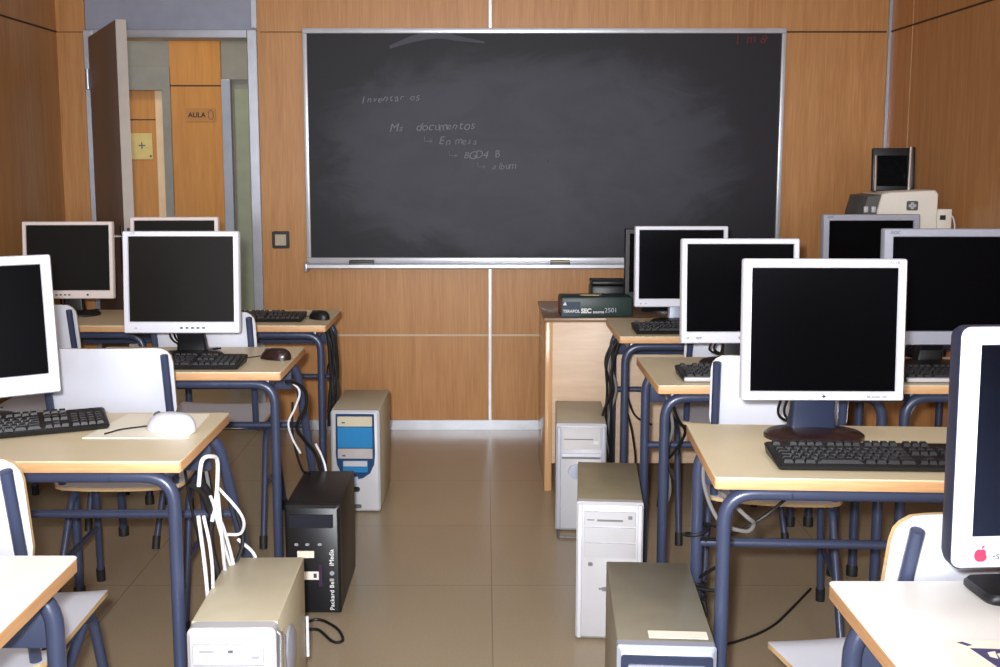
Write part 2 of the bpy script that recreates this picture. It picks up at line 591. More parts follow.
# corridor beyond the door
YC = 7.3
w = MB()
w.box2((-3.2, YC, 0), (-2.42, YC + TH, ZC), M_GREEN)
w.box2((-2.42, YC, 2.0), (-2.05, YC + TH, ZC), M_GREEN)
w.box2((-1.72, YC, 1.92), (-0.9, YC + TH, ZC), M_GREEN)
w.box2((-1.66, YC + 0.03, 0), (-0.9, YC + TH, 1.92), M_GREEN)
struct('wall_corridor', w)
struct('wall_corridor_veneer', MB().box2((-2.05, YC - 0.01, 0), (-1.72, YC + TH, ZC), M_WOODH))
struct('trim_corridor', MB().box2((-2.05, YC - 0.014, 1.876), (-1.72, YC - 0.01, 1.884), M_GAP))
struct('trim_corridor_post', MB().box2((-1.72, YC - 0.012, 0), (-1.66, YC + TH, 1.92), M_ALU, 0.003))
w = MB()
w.box2((-3.2, YB + TH, 0), (-3.1, YC, ZC), M_GREEN)
w.box2((-0.9, YB + TH, 0), (-0.8, YC + TH, ZC), M_GREEN)
w.box2((-3.1, YB + TH, ZC - 0.02), (-0.9, YC, ZC - 0.002), M_CEIL)
w.box2((-3.2, YB + TH, -0.05), (XL - TH, YC + TH, 0), M_FLOOR)
struct('wall_corridor_end', w)
f = MB()
f.box2((-2.105, YC - 0.02, 0), (-2.05, YC + 0.08, 1.92), M_GREEN, 0.003)
f.box2((-2.48, YC - 0.02, 0), (-2.42, YC + 0.08, 1.92), M_GREEN, 0.003)
f.box2((-2.48, YC - 0.021, 1.85), (-2.05, YC + 0.081, 2.0), M_GREEN, 0.003)
struct('door_frame_corridor', f)
d2 = MB()
d2.box2((-2.42, YC + 0.03, 0.01), (-2.165, YC + 0.07, 1.85), M_WOODH)
d2.box2((-2.165, YC + 0.03, 0.01), (-2.108, YC + 0.075, 1.85), mat('pale_door_edge', rgb(244, 206, 160), 0.4))
d2.box2((-2.42, YC + 0.027, 1.66), (-2.165, YC + 0.03, 1.666), M_GAP)
struct('door_2', d2)
struct('window_3', MB().box2((-1.64, YC + 0.02, 0.1), (-1.35, YC + 0.03, 1.86), mat('frosted_pane', rgb(158, 160, 132), 0.5)))
nt_ = MB().box2((-2.345, YC + 0.022, 1.405), (-2.19, YC + 0.026, 1.575), M_YPAPER)
nt_.text('+', 0.09, M_TXT, T(-2.26, YC + 0.021, 1.49) @ FRONT)
nt_.box((-2.205, YC + 0.021, 1.425), (0.012, 0.002, 0.014), M_TXT)
tag(nt_.build('notice', None, False), 'yellowish paper notice taped to the orange corridor door', 'notice')
sg = MB().plate(rrect(0.20, 0.085, 0.012, 4, -1.86, 1.692), YC - 0.016, YC - 0.011, mat('sign_plate', rgb(192, 128, 58), 0.4))
so = sg.build('door_sign')
tag(so, 'small room sign with dark lettering on the corridor wood panel', 'sign')
MB().text('AULA', 0.045, M_BLK, T(-1.882, YC - 0.0165, 1.690) @ FRONT, bold=0.001).build('lettering', so, False)
MB().tube([(-1.79 + 0.017 * math.cos(a), YC - 0.0165, 1.692 + 0.03 * math.sin(a)) for a in [2 * PI * k / 16 for k in range(16)]], 0.0022, M_TXT, 6, closed=True).build('emblem', so)

# light switch
s_ = thing('light_switch', (-1.047, YB, 0.994), 0, 'square light switch with dark frame beside the blackboard', 'switch')
MB().plate(rrect(0.088, 0.088, 0.008), -0.010, 0.0, M_BLK, 0.002).build('surround', s_)
MB().plate(rrect(0.058, 0.058, 0.004), -0.014, -0.0095, M_SWITCH, 0.002).build('rocker', s_)

# ------------------------------------------------------------------ blackboard
BX0, BX1, BZ0, BZ1 = -0.911, 1.503, 0.875, 2.052
bcx, bcz = (BX0 + BX1) / 2, (BZ0 + BZ1) / 2
bb = thing('blackboard', (bcx, YB, bcz), 0, 'large dark slate blackboard in aluminium frame with faint chalk writing', 'blackboard')
hw, hh = (BX1 - BX0) / 2, (BZ1 - BZ0) / 2
MB().box2((-hw + 0.01, -0.02, -hh + 0.01), (hw - 0.01, -0.002, hh - 0.01), M_BOARD).build('slate', bb, False)
f = MB()
f.box2((-hw, -0.032, hh - 0.026), (hw, -0.001, hh), M_ALUW, 0.003)
f.box2((-hw, -0.032, -hh), (hw, -0.001, -hh + 0.03), M_ALUW, 0.003)
f.box2((-hw, -0.032, -hh + 0.03), (-hw + 0.022, -0.001, hh - 0.026), M_ALUW, 0.003)
f.box2((hw - 0.022, -0.032, -hh + 0.03), (hw, -0.001, hh - 0.026), M_ALUW, 0.003)
f.build('frame', bb)
tr = MB()
tr.loft([[(-hw, -0.032, -hh + 0.004), (-hw, -0.032, -hh - 0.006), (-hw, -0.095, -hh - 0.022), (-hw, -0.108, -hh - 0.016), (-hw, -0.108, -hh + 0.0), (-hw, -0.100, -hh - 0.008)],
         [(hw, -0.032, -hh + 0.004), (hw, -0.032, -hh - 0.006), (hw, -0.095, -hh - 0.022), (hw, -0.108, -hh - 0.016), (hw, -0.108, -hh + 0.0), (hw, -0.100, -hh - 0.008)]], M_ALUW)
tr.build('chalk_tray', bb)
for i, sx in enumerate((-1, 1)):
    MB().box((sx * (hw - 0.006), -0.068, -hh - 0.016), (0.016, 0.09, 0.045), M_ALU, 0.004).build('corner_cap', bb)

def scrawl(txt, px, pz, size, m, slope=0.0, shear=0.25, jit=0.25, bold=0.0):
    """chalk handwriting: one mesh per written line, letters jogged one by one"""
    mb = MB()
    x = 0.0
    for ch in txt:
        if ch == '>':          # hooked arrow
            mb.tube([(px + x, -0.0215, pz + slope * x + size * 0.45), (px + x + size * 0.05, -0.0215, pz + slope * x), (px + x + size * 0.8, -0.0215, pz + slope * x)], 0.0016, m, 5)
            mb.tube([(px + x + size * 0.55, -0.0215, pz + slope * x + size * 0.16), (px + x + size * 0.8, -0.0215, pz + slope * x), (px + x + size * 0.55, -0.0215, pz + slope * x - size * 0.14)], 0.0016, m, 5)
            x += size * 1.2
            continue
        if ch != ' ':
            sh = Matrix(((1, shear, 0, 0), (0, 1, 0, 0), (0, 0, 1, 0), (0, 0, 0, 1)))
            k = size * random.uniform(0.85, 1.15)
            mb.text(ch, k, m, T(px + x, -0.0215, pz + slope * x + random.uniform(-1, 1) * size * 0.06) @ FRONT @ RZ(random.uniform(-jit, jit)) @ sh, depth=0.0003, bold=bold)
        x += size * (0.3 if ch in 'il.,' else 0.62 if ch.isupper() or ch.isdigit() else 0.52)
    o = mb.build('chalk_writing', bb, False)
    return o
def bpix(px, py):      # spot on the board from its place in a 2 m drawing
    return (px * 0.004995 - 2.415 - bcx, 0.499 + (335 - py) * 0.005127 - bcz)
for (t, px, py, sz, sl) in (('Inventar os', 361, 101, 0.052, 0.06), ("Ms  documentos", 392, 128, 0.058, 0.03), ('> En mesa', 422, 141, 0.052, 0.0), ('> BGD4 B', 447, 155, 0.052, 0.02), ('> album', 476, 166, 0.050, 0.03)):
    a, c = bpix(px, py)
    scrawl(t, a, c, sz, M_CHALK, sl, bold=-0.0004)
a, c = bpix(736, 43)
o = scrawl('1 m 8', a, c, 0.06, M_REDCH, 0.0)
o['label'] = 'faint red chalk writing'
a, c = bpix(737, 238)
scrawl('~ ~x', a, c, 0.06, M_CHALK, 0.04)
# pale wipe mark near the top left and a dot
sm = MB()
pts = [bpix(388 + i * 9.5, 51 - 11 * math.sin(PI * min(1, i / 7.0) * 0.62) + max(0, i - 5) * 1.1) for i in range(11)]
wd_ = [0.006 + 0.030 * math.sin(PI * min(1.0, (i + 0.6) / 11.0)) * (1.0 - 0.06 * i) for i in range(11)]
up = [(x, -0.0206, z + q_) for (x, z), q_ in zip(pts, wd_)]
dn = [(x, -0.0206, z - q_ * 0.3) for (x, z), q_ in zip(pts, wd_)]
k = sm.mi(M_CHALKD)
U = [sm.bm.verts.new(p) for p in up]
D = [sm.bm.verts.new(p) for p in dn]
for i in range(10):
    sm.bm.faces.new((D[i], D[i + 1], U[i + 1], U[i])).material_index = k
sm.build('chalk_smear', bb, False)
a, c = bpix(547, 160)
MB().tube([(a, -0.021, c - 0.008), (a + 0.004, -0.021, c + 0.008)], 0.003, M_CHALKD, 5).build('chalk_dot', bb, False)

for (px, lab, dk) in ((352, 'dark felt eraser on the chalk tray, at the board\'s left end', True), (554, 'pale-topped eraser on the chalk tray near the middle', False)):
    x = px * 0.004995 - 2.415 + 0.03
    er = thing('board_eraser', (x, YB - 0.07, BZ0 - 0.0135), 0, lab, 'eraser', 'erasers on the chalk tray')
    MB().box((0, 0, 0.014), (0.125 if dk else 0.10, 0.048, 0.020), M_GREYD, 0.004).build('felt', er)
    MB().box((0, 0, 0.0285), (0.125 if dk else 0.10, 0.048, 0.010), M_GREYD if dk else M_SWITCH, 0.004).build('back', er)

# ------------------------------------------------------------------ desks
DW, DD, DT = 0.70, 0.47, 0.745
LEGR = 0.015
def make_desk(top_m, splay=(0, 0), label='', loc=(0, 0, 0), rz=0, group='student desks in two blocks'):
    root = thing('student_desk', loc, rz, label, 'desk', group)
    tp = MB()
    out = rrect(DW, DD, 0.008, 3)
    tp.slab(out, DT - 0.004, DT, top_m, 0.0015)
    to = tp.build('tabletop', root)
    MB().slab(rrect(DW - 0.001, DD - 0.001, 0.008, 3), DT - 0.026, DT - 0.004, M_EDGE, 0.001).build('edge_band', to)
    zr = DT - 0.026 - LEGR - 0.002
    xl = DW / 2 - LEGR - 0.012
    yf, yb = -DD / 2 + 0.035, DD / 2 - 0.045
    rb = 0.08
    for sy, y in ((-1, yf), (1, yb)):
        for sx in (-1, 1):
            dx, dy = (splay if sy > 0 else (0, 0))
            foot = (sx * (xl + dx), y + dy, 0.02)
            knee = (sx * xl, y, zr)
            p = bend([foot, knee, (sx * (xl - 0.14), y, zr)], rb, 8)
            lg = MB().tube(p, LEGR, M_STEEL, 12).build('leg', root)
            MB().lathe([(0.012, 0.0), (0.019, 0.0), (0.019, 0.03), (0.0165, 0.036), (0.012, 0.036)], M_CAP, 14, T(sx * (xl + dx), y + dy, 0.0)).build('foot_cap', lg)
        MB().tube([(-(xl - 0.138), y, zr), ((xl - 0.138), y, zr)], LEGR, M_STEEL, 12).build('rail', root)
    for sx in (-1, 1):
        MB().box2((sx * (xl - 0.03) - 0.012, yf + 0.012, zr - 0.02), (sx * (xl - 0.03) + 0.012, yb - 0.012, zr + 0.012), M_STEEL, 0.004).build('side_rail', root)
    dyc = splay[1] * 0.38; dxc = splay[0] * 0.38
    MB().tube([(-xl - dxc, yb + dyc, 0.455), (xl + dxc, yb + dyc, 0.455)], 0.0115, M_STEEL, 10).build('stretcher', root)
    MB().box2((-xl + 0.016, yb + 0.004, 0.60), (xl - 0.016, yb + 0.012, DT - 0.027), M_STEEL, 0.003).build('apron', root)
    return root

DESK = {}
L = 'light-topped student desk with blue-grey legs, '
DESK['L1'] = make_desk(M_TOP, (0.07, 0.25), L + 'carrying the white mouse on its cream mat', (-1.017, 2.58, 0))
DESK['L2'] = make_desk(M_TOP, (0.05, 0.2), L + 'with the glossy black mouse beside the black tower', (-0.986, 3.602, 0))
DESK['L3'] = make_desk(M_TOP, (0, 0), L + 'beside the open door and the blue-fronted tower', (-0.985, 4.575, 0))
DESK['L0'] = make_desk(M_TOPW, (0, 0), 'white desk cut by the lower left corner, behind a white chair', (-1.029, 1.532, 0))
DESK['R1'] = make_desk(M_TOP, (0, 0), L + 'holding the monitor with a dark blue stand', (0.8405, 2.44, 0), R(-3))
DESK['R2'] = make_desk(M_TOP, (0, 0), L + 'between the beige-topped tower and a white chair', (0.857, 3.40, 0))
DESK['R3'] = make_desk(M_TOP, (0, 0), L + 'touching the wooden teacher\'s desk', (0.853, 4.30, 0))
DESK['R0'] = make_desk(M_TOPW, (0, 0), 'white desk at the lower right under the monitor with a red sticker', (0.888, 1.42, 0))
DESK['L3B'] = make_desk(M_TOP, (0, 0), L + 'in the far left corner by the veneer wall', (-1.70, 4.575, 0))
DESK['R2B'] = make_desk(M_TOP, (0, 0), L + 'carrying the nearer silver monitor, by the right wall', (1.57, 3.40, 0))
DESK['R3B'] = make_desk(M_TOP, (0, 0), L + 'carrying the farther silver monitor, below the printer', (1.57, 4.30, 0))

# ------------------------------------------------------------------ chairs
def chair_proto(post_x=0.170, lift=0.0):
    root = thing('school_chair', (0, 0, 0), 0, '', 'chair', 'white school chairs at the desks')
    SW, SD = 0.38, 0.39
    # seat: slightly dished, waterfall front
    def sheet(nx, ny, fn, th, mt, mb_, name, parent):
        mb = MB()
        kt, kb = mb.mi(mt), mb.mi(mb_)
        top = [[None] * (nx + 1) for _ in range(ny + 1)]
        bot = [[None] * (nx + 1) for _ in range(ny + 1)]
        for j in range(ny + 1):
            for i in range(nx + 1):
                p, n = fn(i / nx, j / ny)
                top[j][i] = mb.bm.verts.new(p)
                bot[j][i] = mb.bm.verts.new(p - n * th)
        F = mb.bm.faces
        for j in range(ny):
            for i in range(nx):
                F.new((top[j][i], top[j][i + 1], top[j + 1][i + 1], top[j + 1][i])).material_index = kt
                F.new((bot[j][i], bot[j + 1][i], bot[j + 1][i + 1], bot[j][i + 1])).material_index = kt
        ed = [(0, i) for i in range(nx)] + [(j, nx) for j in range(ny)] + [(ny, i) for i in range(nx, 0, -1)] + [(j, 0) for j in range(ny, 0, -1)]
        for a, b in zip(ed, ed[1:] + ed[:1]):
            F.new((top[a[0]][a[1]], bot[a[0]][a[1]], bot[b[0]][b[1]], top[b[0]][b[1]])).material_index = kb
        return mb.build(name, parent, True, 35)
    def rnd(u, v, w, h, r):
        """map the unit square to a rounded rectangle"""
        x, y = (u - 0.5) * w, (v - 0.5) * h
        ax, ay = abs(x), abs(y)
        cx, cy = w / 2 - r, h / 2 - r
        if ax > cx and ay > cy:
            dx, dy = ax - cx, ay - cy
            m = max(dx, dy); l = math.hypot(dx, dy)
            if l > 0:
                k = m / l
                ax, ay = cx + dx * k, cy + dy * k
        return math.copysign(ax, x), math.copysign(ay, y)
    def seat_fn(u, v):
        x, y = rnd(u, v, SW, SD, 0.035)
        t = (y / SD + 0.5)
        z = 0.452 - 0.008 * (1 - (2 * x / SW) ** 2) + (0.006 * t) - 0.03 * max(0, t - 0.88) ** 2 / 0.0144 * 0.4
        return Vector((x, y, z)), Vector((0, 0, 1))
    so = sheet(12, 14, seat_fn, 0.011, M_CHAIR, M_PLY, 'seat', root)
    BW, BH = 0.372, 0.23
    lean = R(11)
    def back_fn(u, v):
        x, y = rnd(u, v, BW, BH, 0.042)
        zz = y
        # gently wrapped backrest, leaning back (towards -Y)
        yy = -0.018 * (1 - (2 * x / BW) ** 2)
        p = Vector((x, -0.205 + yy - math.sin(lean) * zz, 0.756 + lift + math.cos(lean) * zz))
        return p, Vector((0, 1, 0))
    sheet(14, 10, back_fn, 0.010, M_CHAIR, M_PLY, 'backrest', root)
    r = 0.0115
    for sx in (-1, 1):
        x = sx * post_x
        yb_ = -0.232
        # back post: rises behind the backrest from the seat rail
        bp = bend([(sx * 0.165, 0.02, 0.423), (sx * 0.165, -0.165, 0.423), (x, yb_ - 0.0 + 0.03, 0.62), (x, yb_ - 0.028, 0.850 + lift)], 0.05, 6)
        MB().tube(bp, r, M_STEEL, 10).build('back_post', root)
        tip = bp[-1]
        fl = bend([(sx * 0.19, 0.215, 0.02), (sx * 0.165, 0.125, 0.424), (sx * 0.165, 0.0, 0.424)], 0.05, 6)
        lg = MB().tube(fl, r, M_STEEL, 10).build('leg', root)
        MB().cyl((sx * 0.1912, 0.2195, 0.0), (sx * 0.189, 0.21, 0.045), 0.0145, M_CAP, 12).build('foot_cap', lg)
        rl = bend([(sx * 0.195, -0.235, 0.02), (sx * 0.178, -0.06, 0.37), (sx * 0.170, 0.06, 0.418)], 0.05, 6)
        lg = MB().tube(rl, r, M_STEEL, 10).build('leg', root)
        MB().cyl((sx * 0.1955, -0.24, 0.0), (sx * 0.194, -0.2275, 0.045), 0.0145, M_CAP, 12).build('foot_cap', lg)
        MB().tube([(sx * 0.186, -0.145, 0.2), (sx * 0.181, 0.178, 0.2)], 0.009, M_STEEL, 8).build('stretcher', root)
        for yy in (-0.12, 0.10):
            MB().lathe([(0.001, 0.0), (0.006, 0.0), (0.004, 0.003), (0.001, 0.0035)], M_BLK, 10, T(sx * 0.162, yy, 0.4505)).build('screw', so)
    MB().tube([(-0.165, 0.10, 0.416), (0.165, 0.10, 0.416)], 0.010, M_STEEL, 8).build('crossbar', root)
    MB().tube([(-0.165, -0.10, 0.416), (0.165, -0.10, 0.416)], 0.010, M_STEEL, 8).build('crossbar', root)
    return root
proto = chair_proto()
W = 'white school chair with blue-grey frame, '
proto2 = chair_proto(0.162, -0.022)
CH = [
    (-1.024, 2.165, 0, W + 'at the desk with the white mouse'),
    (-1.090, 3.33, 2, W + 'its broad back seen beside the nearest left monitor'),
    (-1.00, 4.085, 0, W + 'half hidden behind the monitor by the glossy black mouse'),
    (-1.705, 4.28, 0, W + 'at the desk in the far left corner'),
    (0.778, 1.94, 12, W + 'its back beside the red-stickered monitor'),
    (0.848, 3.19, -10, W + 'behind the monitor on a dark blue stand'),
    (0.905, 4.12, 0, W + 'at the desk touching the teacher\'s desk'),
]
for i, (x, y, a, lab) in enumerate(CH):
    o = proto if i == 0 else proto2 if i == 4 else copy_tree(proto)
    o.location = (x, y, 0)
    o.rotation_euler = (0, 0, R(a))
    o['label'] = lab

# ------------------------------------------------------------------ monitors
def monitor(label, loc, rz, zb, w=0.37, h=0.33, side=0.017, top=0.017, bot=0.034, rad=0.006, frame=M_WPLAS, scr=M_SCR, tilt=5,
            back=M_WPLAS, stand=M_BLK, base='oval', base_m=None, neck_w=0.085, yoff=-0.06, depth=0.05, marks=None, buttons=0, bx=0.0, cables=False, base_sx=0.115, base_sy=0.085, side_m=None):
    """LCD; origin on the desk, screen towards -Y. zb = height of the lower edge above the desk"""
    root = thing('computer_monitor', loc, rz, label, 'monitor', 'computer monitors on the desks')
    PM = T(0, yoff, zb) @ RX(-R(tilt)) @ T(0, 0, h / 2)
    f = MB(PM)
    ow, oh = w, h
    def ring(y, ins, rr):
        return [(a, y, b) for a, b in rrect(ow - 2 * ins, oh - 2 * ins, rr, 4)]
    iw, ih = w - 2 * side, h - top - bot
    cz = (bot - top) / 2
    inner = lambda y, e=0.0: [(a, y, b) for a, b in rrect(iw - 2 * e, ih - 2 * e, 0.001, 4, 0, cz)]
    f.loft([ring(0.022, 0.0, rad), ring(-0.002, 0.0, rad), ring(-0.006, 0.003, max(rad - 0.003, 0.001)), inner(-0.0065), inner(-0.001, 0.002)], frame, False, False)
    f.build('bezel', root)
    MB(PM).box2((-iw / 2 - 0.001, -0.001, cz - ih / 2 - 0.001), (iw / 2 + 0.001, 0.006, cz + ih / 2 + 0.001), scr).build('screen', root, False)
    if side_m:
        MB(PM).loft([ring(0.036, 0.004, rad), ring(0.0222, 0.0, rad), ring(-0.001, -0.0012, rad), ring(-0.001, 0.004, rad)], side_m).build('side_band', root)
    s = MB(PM)
    def bl(y, ins, dz=0.0, rr=0.01):
        return [(a, y, b + dz) for a, b in rrect(w - 2 * ins, h - 2 * ins, rr, 4)]
    s.loft([bl(0.008, 0.003, 0, rad), bl(0.022, 0.003, 0, rad), bl(0.034, 0.02, 0, 0.015), bl(depth, 0.07, 0, 0.03), bl(depth + 0.008, 0.09, 0, 0.03)], back, True, True)
    for k in range(9):
        s.box((0, depth * 0.55 + 0.012, 0.05 + k * 0.008), (w * 0.5, 0.012, 0.003), M_KDARK)
    s.build('back_shell', root)
    # stand
    bm_ = base_m or stand
    b_ = MB()
    if base == 'oval':
        b_.lathe([(0.02, 0.0), (1.0, 0.0), (1.0, 0.008), (0.93, 0.014), (0.4, 0.021), (0.1, 0.023)], bm_, 36, Matrix.Diagonal((base_sx, base_sy, 1, 1)))
    else:
        b_.slab(rrect(base_sx * 2, base_sy * 2, 0.02), 0, 0.016, bm_, 0.005)
    b_.build('base', root)
    n_ = MB()
    zt = zb + h * 0.42
    yb = yoff + depth - 0.01 + math.sin(R(tilt)) * h * 0.42
    def nl(z, y, ww, dd):
        return [(a, y + b, z) for a, b in rrect(ww, dd, 0.008, 3)]
    n_.loft([nl(0.012, 0.03, neck_w, 0.05), nl(zb * 0.6, 0.025, neck_w * 0.92, 0.04), nl(zb + 0.03, yb + 0.02, neck_w * 0.9, 0.035), nl(zt, yb + 0.012, neck_w * 0.9, 0.03)], stand)
    n_.build('stand', root)
    z0 = -h / 2 + bot / 2
    for k in range(buttons):
        MB(PM).plate(rrect(0.009, 0.005, 0.002, 3, bx + k * 0.018, z0), -0.009, -0.005, M_KDARK).build('button', root)
    for mk in (marks or []):
        kind, x, z, size, txt, m = mk
        q = MB(PM)
        if kind == 'text':
            q.text(txt, size, m, T(x, -0.0069, z) @ FRONT)
            q.build('lettering', root, False)
        elif kind == 'emblem':
            q.text('+', size, m, T(x, -0.0069, z) @ FRONT, bold=0.0007)
            q.plate(rrect(size * 0.4, size * 0.12, 0.0005, 3, x, z), -0.0074, -0.0062, m)
            q.build('emblem', root, False)
        elif kind == 'dot':
            q.plate(rrect(size, size, size * 0.49, 4, x, z), -0.0082, -0.006, m)
            q.build('power_button', root)
        elif kind == 'apple':
            pts = []
            for i in range(28):
                a = 2 * PI * i / 28
                rr = size * (0.5 - 0.09 * math.exp(-((a - PI / 2) / 0.3) ** 2) - 0.05 * math.exp(-((a - 3 * PI / 2) / 0.3) ** 2))
                if abs(a - 0.25) < 0.42:
                    rr -= size * 0.1 * math.cos((a - 0.25) / 0.42 * PI / 2)
                pts.append((x + rr * math.cos(a) * 0.95, z + rr * math.sin(a)))
            q.plate(rrect(size * 1.35, size * 1.5, size * 0.6, 5, x, z + size * 0.08), -0.0069, -0.0063, M_PINK)
            q.plate(pts, -0.0075, -0.0066, m)
            q.plate([(x + size * 0.04, z + size * 0.5), (x + size * 0.16, z + size * 0.52), (x + size * 0.28, z + size * 0.72), (x + size * 0.14, z + size * 0.70)], -0.0075, -0.0066, m)
            q.build('sticker', root, False)
    if cables:
        for k, (x0, x1) in enumerate(((-0.07, -0.05), (-0.055, -0.035))):
            MB().tube(spline([(x0 + 0.02, yb + 0.02, zb + 0.03), (x0, yb + 0.05, zb - 0.02), (x0 + 0.008, 0.075, 0.03), (x1 + 0.06, 0.095, 0.006), (0.06 + 0.01 * k, 0.13, 0.006)]), 0.0035, M_BCAB, 6).build('cable', root)
    return root

Z0 = DT
monitor('white-framed monitor with five buttons, in front of the glossy black mouse desk keyboard'.replace(' desk keyboard', ''), (-0.989, 3.645, Z0), 0, 0.094, 0.378, 0.333, 0.017, 0.016, 0.036, frame=M_WPLAS, scr=M_SCRB, tilt=4, buttons=5, bx=0.0,
        marks=[('text', -0.155, 0.1585, 0.008, 'LCD', M_TXT), ('text', -0.15, -0.15, 0.008, '15', M_TXT)], base_sx=0.11, base_sy=0.07, neck_w=0.1, yoff=-0.095, cables=True)
monitor('white-framed monitor on the desk in the far left corner', (-1.754, 4.64, Z0), R(2), 0.075, 0.376, 0.325, 0.015, 0.014, 0.034, frame=M_PINKW, scr=M_SCRB, tilt=4, buttons=4, bx=-0.05, marks=[('dot', 0.08, -0.1455, 0.009, '', M_KDARK)], yoff=-0.04, cables=True)
monitor('white-framed monitor mostly hidden, its top edge in front of the open door', (-1.310, 4.66, Z0), R(2), 0.088, 0.370, 0.33, 0.016, 0.014, 0.034, frame=M_PINKW, scr=M_SCRB, tilt=4, yoff=-0.04, base_sx=0.1)
monitor('white monitor cut off by the left edge, turned towards the aisle', (-1.285, 2.71, Z0), R(32), 0.080, 0.372, 0.345, 0.024, 0.022, 0.047, frame=M_WPLAS, scr=M_SCR, tilt=9, yoff=-0.125, base_sx=0.1, base_sy=0.06, marks=[('dot', 0.12, -0.15, 0.01, '', M_SILV)], cables=True)
monitor('white-framed monitor in front of the blackboard, on the desk touching the teacher\'s desk', (0.782, 4.40, Z0), 0, 0.072, 0.370, 0.323, 0.016, 0.014, 0.032, tilt=3, yoff=-0.04,
        marks=[('text', -0.16, -0.147, 0.012, 'o', M_KDARK), ('text', -0.14, -0.147, 0.008, 'lcd', M_TXT), ('dot', 0.02, -0.147, 0.009, '', M_SILV)], stand=M_SILV, base_m=M_BLK)
monitor('white-framed monitor overlapped by the large white one with a dark blue stand', (0.808, 3.50, Z0), 0, 0.077, 0.373, 0.333, 0.017, 0.016, 0.036, tilt=4, yoff=-0.05,
        marks=[('text', -0.165, -0.148, 0.014, 'o', M_KDARK), ('text', -0.13, -0.148, 0.008, 'digital', M_TXT), ('dot', 0.0, -0.148, 0.01, '', M_SILV)], cables=True)
monitor('large white-framed monitor on a dark blue stand and oval base', (0.784, 2.56, Z0), R(-1), 0.101, 0.374, 0.329, 0.018, 0.019, 0.020, tilt=3, yoff=-0.055, stand=M_NAVY, base_m=M_MBRN, back=M_SILV,
        marks=[('text', 0.157, 0.1555, 0.011, 'AL18', M_TXT), ('text', -0.14, 0.155, 0.006, 'FLAT', M_SILV), ('emblem', 0.002, -0.1545, 0.016, '', M_KDARK), ('text', 0.125, -0.1545, 0.0075, 'flat screen 1701', M_TXT)], neck_w=0.11, base_sx=0.118, base_sy=0.085, cables=True)
monitor('silver-framed monitor against the wood wall, below the printer', (1.534, 4.40, Z0), R(2), 0.097, 0.389, 0.345, 0.024, 0.024, 0.040, frame=M_SILV, scr=M_SCR, tilt=3, yoff=-0.04, back=M_GREYD,
        marks=[('text', -0.165, 0.161, 0.013, 'AOC', M_TXT)])
monitor('silver-framed monitor cut by the right edge, behind the large white one', (1.424, 3.46, Z0), R(0), 0.087, 0.400, 0.360, 0.028, 0.024, 0.042, frame=M_SILV, scr=M_SCR, tilt=3, yoff=-0.10, back=M_GREYD,
        marks=[('text', -0.165, 0.167, 0.014, 'AOC', M_TXT), ('text', 0.03, -0.158, 0.016, '~ o', M_TXT)], cables=True)
monitor('white monitor at the right edge with a red apple-shaped sticker', (0.852, 1.605, Z0), R(4), 0.076, 0.385, 0.348, 0.027, 0.024, 0.044, rad=0.014, side_m=M_NAVY, frame=M_WPLAS, scr=M_SCR, tilt=1, yoff=-0.08, back=M_NAVY,
        marks=[('apple', -0.152, -0.154, 0.020, '', M_RED), ('text', -0.113, -0.155, 0.016, '-s Ny2', M_TXT)], stand=M_BLK, base='box', base_sx=0.112, base_sy=0.045)
# black monitor on the teacher's desk, seen past its left edge
monitor('black monitor on the teacher\'s desk, only its left edge showing', (0.80, 4.78, 0.745), 0, 0.056, 0.39, 0.305, 0.02, 0.02, 0.03, frame=M_BLK, scr=M_SCR, tilt=0, yoff=-0.03, back=M_BLK)

